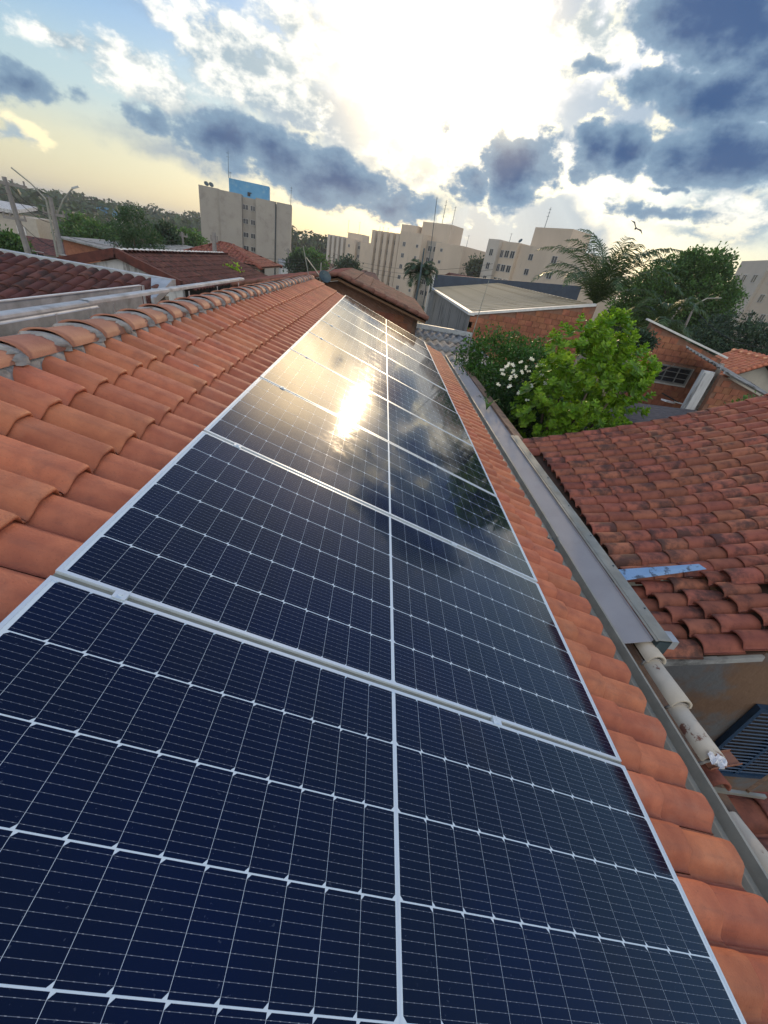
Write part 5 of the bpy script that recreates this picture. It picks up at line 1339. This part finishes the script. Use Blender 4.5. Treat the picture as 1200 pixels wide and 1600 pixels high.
def garden():
    # bright green bush: rosettes of rounded leaves
    bx, by = 4.62, 7.55
    r = random.Random(5); V = []; F = []
    lobes = [(0, 0, 3.35, .95, .8, .95), (-.35, -.1, 4.1, .6, .55, .6), (.45, .1, 3.95, .75, .7, .65), (.85, .15, 3.35, .6, .6, .75), (-.6, -.1, 3.2, .6, .6, .9), (.1, 0, 4.45, .45, .42, .42), (.2, -.35, 2.7, .95, .6, .7), (1.05, .35, 4.0, .35, .35, .32)]
    pts = []
    for l in lobes:
        for c, d in sphere_pts(l[:3], l[3:6], int(215 * l[3] * l[4]) + 40, r, .60):
            ax = (d + Vector((0, 0, .9)) + Vector((r.gauss(0, .25), r.gauss(0, .25), 0))).normalized()
            u = ax.orthogonal().normalized(); w = ax.cross(u)
            for ring, (cnt, tilt, sz) in enumerate(((4, .35, .060), (5, .85, .085), (6, 1.3, .095))):
                for k in range(cnt):
                    a = 2 * math.pi * k / cnt + ring * .5 + r.uniform(-.25, .25); out = u * math.cos(a) + w * math.sin(a)
                    dd = (ax * math.cos(tilt) + out * math.sin(tilt)).normalized(); s = dd.cross(ax).normalized() if dd.cross(ax).length > .01 else u
                    n = s.cross(dd); L = sz * r.uniform(.8, 1.15); hw = L * .34; p0 = c - ax * ring * .035; k0 = len(V)
                    V += [p0, p0 + dd * L * .45 + s * hw * .8 , p0 + dd * L * .85 + s * hw * .75 - n * .0, p0 + dd * L, p0 + dd * L * .85 - s * hw * .75, p0 + dd * L * .45 - s * hw * .8, p0 + dd * L * .6 - n * L * .07 * (1 if n.z > 0 else -1)]
                    F += [(k0, k0 + 1, k0 + 6), (k0 + 1, k0 + 2, k0 + 6), (k0 + 2, k0 + 3, k0 + 6), (k0 + 3, k0 + 4, k0 + 6), (k0 + 4, k0 + 5, k0 + 6), (k0 + 5, k0, k0 + 6)]
    t = thing('bright_green_bush', 'tall bright yellow-green bush with rounded leaves beyond the old red roof', 'bush', (bx, by, 0))
    ob('crown', mesh('crown', V, F, M['lf_bright']), t)
    b = MB()
    for i in range(7): a = i * .9; b.tube([(math.cos(a) * .1, math.sin(a) * .1, 0), (math.cos(a) * .25, math.sin(a) * .2, 1.8), (math.cos(a) * .6, math.sin(a) * .5, 3.6)], [.05, .04, .015], 6)
    b.build('stems', M['bark'], t, True)
    t = thing('dark_green_bush', 'dense dark green bush between the shed and the flowering shrub', 'bush', (4.05, 10.9, 0))
    ob('crown', crown([(-.1, 0, 3.15, 1.0, 1.0, .80), (.9, .2, 3.1, 1.0, .9, .8), (1.9, .3, 2.6, .9, .9, .9), (-.35, -.8, 2.5, .9, .8, .85), (.6, -1.2, 2.1, 1.2, .8, 1.1), (-.3, -2.0, 1.7, .8, .8, 1.1), (-.2, -3.6, 1.6, .6, .8, .9)], 1300, 34, .075, .18, 8, .55, .3, mt='lf_dark2'), t)
    ob('trunk', trunk_mesh(3.2, .1, 6, 3), t)
    t = thing('flowering_shrub', 'dark leafy shrub covered with white star-shaped flowers left of the bright bush', 'shrub', (3.75, 8.35, 0)); 
    lb = [(0, 0, 3.05, .62, .5, .6), (-.2, -.2, 2.5, .75, .6, .7), (.35, .2, 3.25, .45, .45, .4), (.3, -.2, 2.3, .8, .6, .8)]
    ob('crown', crown(lb, 520, 28, .07, .15, 12, .5, .3, mt='lf_dark'), t); ob('trunk', trunk_mesh(3.0, .07, 6, 9), t)
    V = []; F = []
    for k in range(5):
        a = 2 * math.pi * k / 5; c, s = math.cos(a), math.sin(a); k0 = len(V)
        V += [(0, 0, 0), (c * .028 - s * .016, s * .028 + c * .016, .008), (c * .058, s * .058, .004), (c * .028 + s * .016, s * .028 - c * .016, .008)]; F.append((k0, k0 + 3, k0 + 2, k0 + 1))
    fm = mesh('flower', V, F, M['petal'])
    fpx = [(783, 578), (795, 568), (803, 572), (812, 566), (822, 573), (833, 562), (838, 572), (846, 566), (788, 585), (800, 582), (815, 580), (828, 580), (797, 592), (832, 588), (848, 585), (853, 592), (778, 600), (797, 603), (831, 604), (844, 607), (812, 612), (852, 600), (822, 625), (841, 570), (806, 588), (790, 573), (855, 578)]
    for i, (x, y) in enumerate(fpx):
        for q in range(2):
            p = at(x + q * 3.5 * math.cos(i * 2), y + q * 3.5 * math.sin(i * 2), Y=7.62 + .12 * math.sin(i * 1.7) - (.0 if y < 590 else .1)) - Vector(t.location)
            d = (CAMP - Vector(t.location) - p).normalized() + Vector((r.uniform(-.5, .5), r.uniform(-.3, .3), r.uniform(-.1, .6)))
            ob('flower', fm, t, p, d.to_track_quat('Z', 'Y').to_euler(), r.uniform(.4, .7))
    # queen palm
    def palm(name, label, loc, h, nf, L, seed, lean=.05, leaf=.42, mt='lf_palm', dn=1.0, group=None):
        r = random.Random(seed); t = thing(name, label, 'palm tree', loc, 0, group)
        b = MB(); b.tube([(0, 0, 0), (lean * h * .5, 0, h * .5), (lean * h, 0, h)], [.16, .13, .11], 9); b.build('trunk', M['palm_bark'], t, True)
        top = Vector((lean * h, 0, h))
        for i in range(nf):
            az = 2 * math.pi * i * .382 + r.uniform(-.2, .2); e0 = R(90 - (58 if leaf > .7 else 85) * (i / nf) ** 1.1 + r.uniform(-8, 8)); LL = L * r.uniform(.85, 1.1)
            out = Vector((math.cos(az), math.sin(az), 0)); n = 22; pts = []; p = top.copy(); e = e0
            for k in range(n + 1):
                pts.append(p.copy()); p = p + (out * math.cos(e) + Vector((0, 0, math.sin(e)))) * LL / n; e -= R(5.0 * dn) * (.4 + k / n * 1.25)
            f = MB(); f.tube(pts, [.022 * (1 - .85 * k / n) for k in range(n + 1)], 4)
            side0 = out.cross(Vector((0, 0, 1)))
            for k in range(2, n + 1):
                tg = (pts[k] - pts[k - 1]).normalized()
                for sg in (-1, 1):
                    for sub in (0, .5):
                        base = pts[k - 1].lerp(pts[k], sub)
                        ln = leaf * (math.sin(math.pi * min(1, (k + sub) / n * .93 + .06)) ** .6) * r.uniform(.8, 1.1)
                        d = (side0 * sg * .8 + tg * .75 + Vector((0, 0, r.uniform(-.25, .25)))).normalized(); d2 = (d + Vector((0, 0, -.75))).normalized()
                        m = base + d * ln * .55; e_ = m + d2 * ln * .5; w = tg * (.010 + .018 * leaf); q = len(f.v)
                        f.v += [base - w, base + w, m + w, m - w, e_]; f.f += [(q, q + 1, q + 2, q + 3), (q + 3, q + 2, q + 4)]
            f.build('frond', M[mt], t)
    c = at(925, 462, Y=19.5); palm('queen_palm', 'feathery palm with arching fronds in front of the beige block', (c.x, c.y, 0), c.z - .3, 22, 3.7, 4, leaf=.72, dn=.95)
    c = at(1035, 508, Y=17.5); palm('drooping_palm', 'low drooping palm fronds hanging over the brick house, right of the feathery palm', (c.x - .3, c.y, 0), c.z - .1, 15, 2.1, 14, leaf=.5, dn=1.5)
    c = at(652, 425, Y=30); palm('small_palm', 'small dusty palm before the foot of the long stepped block', (c.x, c.y, 0), c.z - .2, 22, 1.5, 6, leaf=.55, dn=1.3, mt='lf_olive')
    # big tree and darker trees at the right
    c = at(1066, 442, Y=32)
    t = plant('large_leafy_tree', 'large round mid green tree right of the feathery palm', 'tree', (c.x, c.y, 0),
              crown([(0, 0, 6.0, 2.6, 2.4, 1.9), (-1.8, 0, 5.0, 2.0, 2.0, 1.6), (1.9, 0, 5.6, 1.9, 1.9, 1.7), (.4, -.5, 7.2, 1.7, 1.6, 1.1), (-.8, .2, 3.8, 2.8, 2.2, 1.5), (2.4, -.2, 4.2, 1.6, 1.6, 1.2)], 1300, 42, .19, .40, 21, .5, .2), trunk_mesh(6, .28, 7, 4, spread=.5), sc=1.06)
    c = at(1160, 525, Y=26)
    plant('dark_leafy_tree', 'broad dark green tree below the block at the right edge', 'tree', (c.x, c.y, 0),
          crown([(0, 0, 4.0, 2.6, 2.2, 1.5), (-2.2, -.4, 3.4, 1.7, 1.6, 1.2), (2.2, 0, 3.6, 2.0, 2, 1.4), (-.5, -1, 2.6, 2.8, 1.6, 1.2), (2.5, -1, 2.2, 2.4, 1.6, 1.2)], 950, 38, .17, .36, 22, .5, .2, mt='lf_olive'), trunk_mesh(4, .25, 6, 6, spread=.5))
    c = at(1012, 470, Y=40)
    plant('background_tree', 'soft green tree mass between the palm and the large round tree', 'tree', (c.x, c.y, 0),
          crown([(0, 0, 3.8, 2.4, 2, 1.5), (2, 0, 3.2, 2, 2, 1.5), (5.0, 0, 3.4, 3, 2, 1.5)], 240, 26, .26, .5, 23, .5, .2, mt='lf_olive'), trunk_mesh(4, .25, 6, 7, spread=.5))
    # feathery tree on the left
    c = at(207, 350, Y=30)
    plant('feathery_tree', 'rounded dark feathery tree standing over the whitewashed gable house', 'tree', (c.x, c.y, 0),
          crown([(0, 0, 3.9, 1.1, 1.0, .95), (-.9, 0, 3.6, .8, .8, .6), (.95, 0, 3.6, .85, .8, .65), (.1, 0, 4.7, .6, .6, .45), (0, -.3, 2.6, 1.0, .8, .7)], 260, 30, .20, .28, 31, .20, -.2, mt='lf_feather'), trunk_mesh(3.8, .16, 7, 8, spread=.5))
    # more trees of the middle distance: (px, py_top, py_bottom, width px, distance)
    spec = [(125, 342, 385, 80, 70, 'lf_mid', 'bright rounded tree behind the brick shed'), (150, 350, 395, 60, 60, 'lf_mid', 'low bushy tree tucked behind the feathery tree'),
            (290, 362, 392, 50, 70, 'lf_mid', 'green tree at the left foot of the tan tower'), (255, 352, 392, 34, 45, 'lf_olive', 'slim tree right of the feathery tree'),
            (485, 393, 425, 46, 75, 'lf_mid', 'round bushy tree right of the tan tower'), (468, 400, 428, 30, 60, 'lf_olive', 'dark bush against the right flank of the tan tower'),
            (545, 408, 432, 30, 80, 'lf_olive', 'dark bush at the foot of the smaller beige block'), (356, 422, 440, 34, 22, 'lf_bright', 'light green bush in front of the hip-roofed house'),
            (748, 407, 440, 16, 120, 'lf_olive', 'dark tree seen past the right end of the long stepped block'), (8, 368, 395, 60, 34, 'lf_mid', 'bush at the left edge before the white-roofed building'),
            (1000, 520, 545, 60, 15, 'lf_olive', 'dark shrub under the drooping palm fronds'), (1185, 632, 660, 60, 9.5, 'lf_mid', 'leafy climber on the dark sheet roof at the right')]
    cms = {}
    for i, (x, y0, y1, w, D, mt, lab) in enumerate(spec):
        a = at(x, y0, D=D); b_ = at(x, y1, D=D); wl = at(x - w / 2, (y0 + y1) / 2, D=D); wr = at(x + w / 2, (y0 + y1) / 2, D=D); rw = (wr - wl).length / 2; hh = (a.z - b_.z) / 2
        g = gh(a.x, a.y); cz = b_.z + hh - g
        lobes = [(0, 0, cz, rw * .7, rw * .7, hh * .9), (-rw * .5, 0, cz - hh * .15, rw * .55, rw * .5, hh * .7), (rw * .5, 0, cz - hh * .1, rw * .55, rw * .5, hh * .75), (rw * .1, 0, cz + hh * .5, rw * .4, rw * .4, hh * .5)]
        lf = max(.07, D * .006)
        plant('tree' if hh > .6 else 'bush', lab, 'tree' if hh > .6 else 'bush', (a.x, a.y, g), crown(lobes, 150, 22, lf, lf * 2.0, 50 + i, .55, .2, mt=mt), trunk_mesh(max(.5, cz), .12, 5, i, spread=.4))
    # climber sprig on the roof and a plant in the flashing
    p = at(760, 640, Z=3.0)
    t = thing('strap_leaf_plant', 'small tuft of strap leaves sprouting from the grey flashing', 'plant', p)
    b = MB(); r = random.Random(2)
    for i in range(11):
        a = i * 2.4; L = r.uniform(.16, .30); d = Vector((math.cos(a) * .45, math.sin(a) * .45, 1)).normalized(); s = d.cross(Vector((0, 0, 1))).normalized() * .014; m = d * L * .6; e = m + (d + Vector((math.cos(a), math.sin(a), -.5)) * .6).normalized() * L * .45
        q = len(b.v); b.v += [-s * .6, s * .6, m + s, m - s, e]; b.f += [(q, q + 1, q + 2, q + 3), (q + 3, q + 2, q + 4)]
    b.build('leaves', M['lf_mid'], t)
M['lf_feather'] = mat('feathery_leaf', (.05, .115, .036), (.03, .075, .026), .5, 1.2, isl=.35, trans=.2)
M['lf_dark2'] = mat('glossy_dark_leaf', (.065, .165, .026), (.036, .10, .018), .42, 2.0, isl=.4, trans=.25)
garden()

def far_wood():
    """the wooded hills beyond the town: one mass of small leaf clumps"""
    r = random.Random(77); V = []; F = []
    def clump(c, rw, rh, n, sz):
        for p, d in sphere_pts(c, (rw, rw, rh), n, r, .7):
            L = sz * r.uniform(.6, 1.4); u = Vector((r.gauss(0, 1), r.gauss(0, 1), r.gauss(0, .6))).normalized(); w = u.cross(d); 
            if w.length < .1: continue
            w = w.normalized() * L * .5; u = u * L * .6; k = len(V); V.extend([p - u, p - w, p + u, p + w]); F.append((k, k + 1, k + 2, k + 3))
    for i in range(620):
        a = R(r.uniform(-52, 50)); left = max(0, min(1, (-math.degrees(a) - 5) / 10)); D = r.uniform(240, 420) if r.random() < .7 else r.uniform(150, 240)
        if abs(math.degrees(a)) < 30 and D < 200 and math.degrees(a) > -8: continue
        x, y = D * math.sin(a), D * math.cos(a); g = gh(x, y); hh = r.uniform(4.5, 7.5) * (1 if D > 240 else .8) * (1.1 if left > .4 else .95)
        rw = r.uniform(4, 8)
        clump((x, y, g + hh * .62), rw, hh * .62, 46, 2.1 if D > 240 else 1.4)
    # taller stand on the ridge at the left and beside the tan tower
    for i in range(70):
        px = r.uniform(-20, 320) if i < 50 else r.uniform(452, 520); D = r.uniform(330, 400) if i < 50 else r.uniform(225, 260)
        top = (284 + .15 * px if i < 50 else 352 + (px - 452) * .28) + r.uniform(-3, 12)
        p = at(px, top, D=D); g = gh(p.x, p.y); hh = p.z - g
        if hh < 3: continue
        clump((p.x, p.y, g + hh - hh * .3), r.uniform(3.5, 6), hh * .3, 60, 1.5); clump((p.x, p.y, g + hh * .35), 5, hh * .35, 40, 2)
    me = mesh('far_wood', V, F, M['lf_far']); tag(ob('far_wood', me), kind='stuff')
far_wood()

def town_floor():
    """pale low houses scattered in the valley, seen between trees"""
    r = random.Random(19); k = 0
    spots = [(20, 372, 60), (185, 372, 120), (235, 376, 130), (275, 380, 150), (470, 412, 110), (500, 408, 140), (545, 420, 100), (562, 425, 90), (745, 436, 80), (765, 446, 60)]
    labs = ['pale low house behind the concrete poles', 'tiny pale house left of the feathery tree top', 'tiny pale house between the two left trees', 'tiny house at the left foot of the tan tower',
            'low house right of the tan tower', 'small house before the far flats right of the tower', 'low house under the smaller beige block', 'low roof just left of the stepped block', 'small house in the gap right of the stepped block', 'low roof behind the dark shed parapet']
    for (x, y, D), lab in zip(spots, labs):
        p = at(x, y, D=D); g = gh(p.x, p.y); rz = r.uniform(-.4, .4); w, d, hgt = r.uniform(6, 9), r.uniform(5, 7), max(2.2, p.z - g)
        h = thing('low_house', lab, 'house', (p.x, p.y, g), rz, 'low houses in the valley')
        b = MB(); b.box2((-w / 2, 0, 0), (w / 2, d, hgt - .9)); b.build('wall', M[r.choice(['wall_cream', 'wall_white', 'apt_band'])], h)
        b = MB(); e = .4
        A, B, C, D2 = (-w / 2 - e, -e, hgt - .95), (w / 2 + e, -e, hgt - .95), (w / 2 + e, d + e, hgt - .95), (-w / 2 - e, d + e, hgt - .95); P, Q = (-w / 2 - e, d / 2, hgt + .2), (w / 2 + e, d / 2, hgt + .2)
        k0 = len(b.v); b.v += [A, B, C, D2, P, Q]; b.f += [(0, 1, 5, 4), (2, 3, 4, 5), (1, 2, 5), (3, 0, 4), (3, 2, 1, 0)]
        b.build('roof', M[r.choice(['tile_brown', 'fibro', 'tile_pale'])], h)
        add_window(h, (-w * .25, 0, hgt * .4), 0, 1.25, 1.05); add_window(h, (w * .22, 0, hgt * .4), 0, 1.25, 1.05)
town_floor()

def bird():
    p = at(993, 357, D=24); t = thing('bird', 'small dark bird gliding in the sky right of the palm top', 'bird', p)
    b = MB(); b.tube([(-.16, 0, 0), (-.05, 0, .01), (.08, 0, 0), (.17, 0, -.01)], [.012, .045, .04, .008], 7); b.build('body', M['black'], t, True)
    for s in (-1, 1):
        b = MB(); q = [(.05, 0, .02), (-.06, 0, .02), (-.10, s * .22, .10), (-.03, s * .40, .06), (.03, s * .22, .12)]
        b.v += q + [(x, y, z - .008) for x, y, z in q]; b.f += [(0, 1, 2, 4), (4, 2, 3), (9, 7, 6, 5), (8, 7, 9)]; b.build('wing', M['black'], t)
    t.rotation_euler = (R(35), R(-20), R(60))
bird()

# ------------------------------------------------------------------ air
def haze():
    m = bpy.data.materials.new('haze'); m.use_nodes = True; N = NT(m.node_tree); N.n.clear()
    pv = N.node('ShaderNodeVolumePrincipled'); pv.inputs['Density'].default_value = .0005; pv.inputs['Color'].default_value = (.93, .95, 1, 1); pv.inputs['Anisotropy'].default_value = .3
    o = N.node('ShaderNodeOutputMaterial'); N.l.new(pv.outputs[0], o.inputs['Volume'])
    b = MB(); b.box2((-2700, -2700, -9), (2700, 2700, 24)); me = mesh('haze', b.v, b.f, m); tag(ob('haze', me), kind='stuff')
haze()
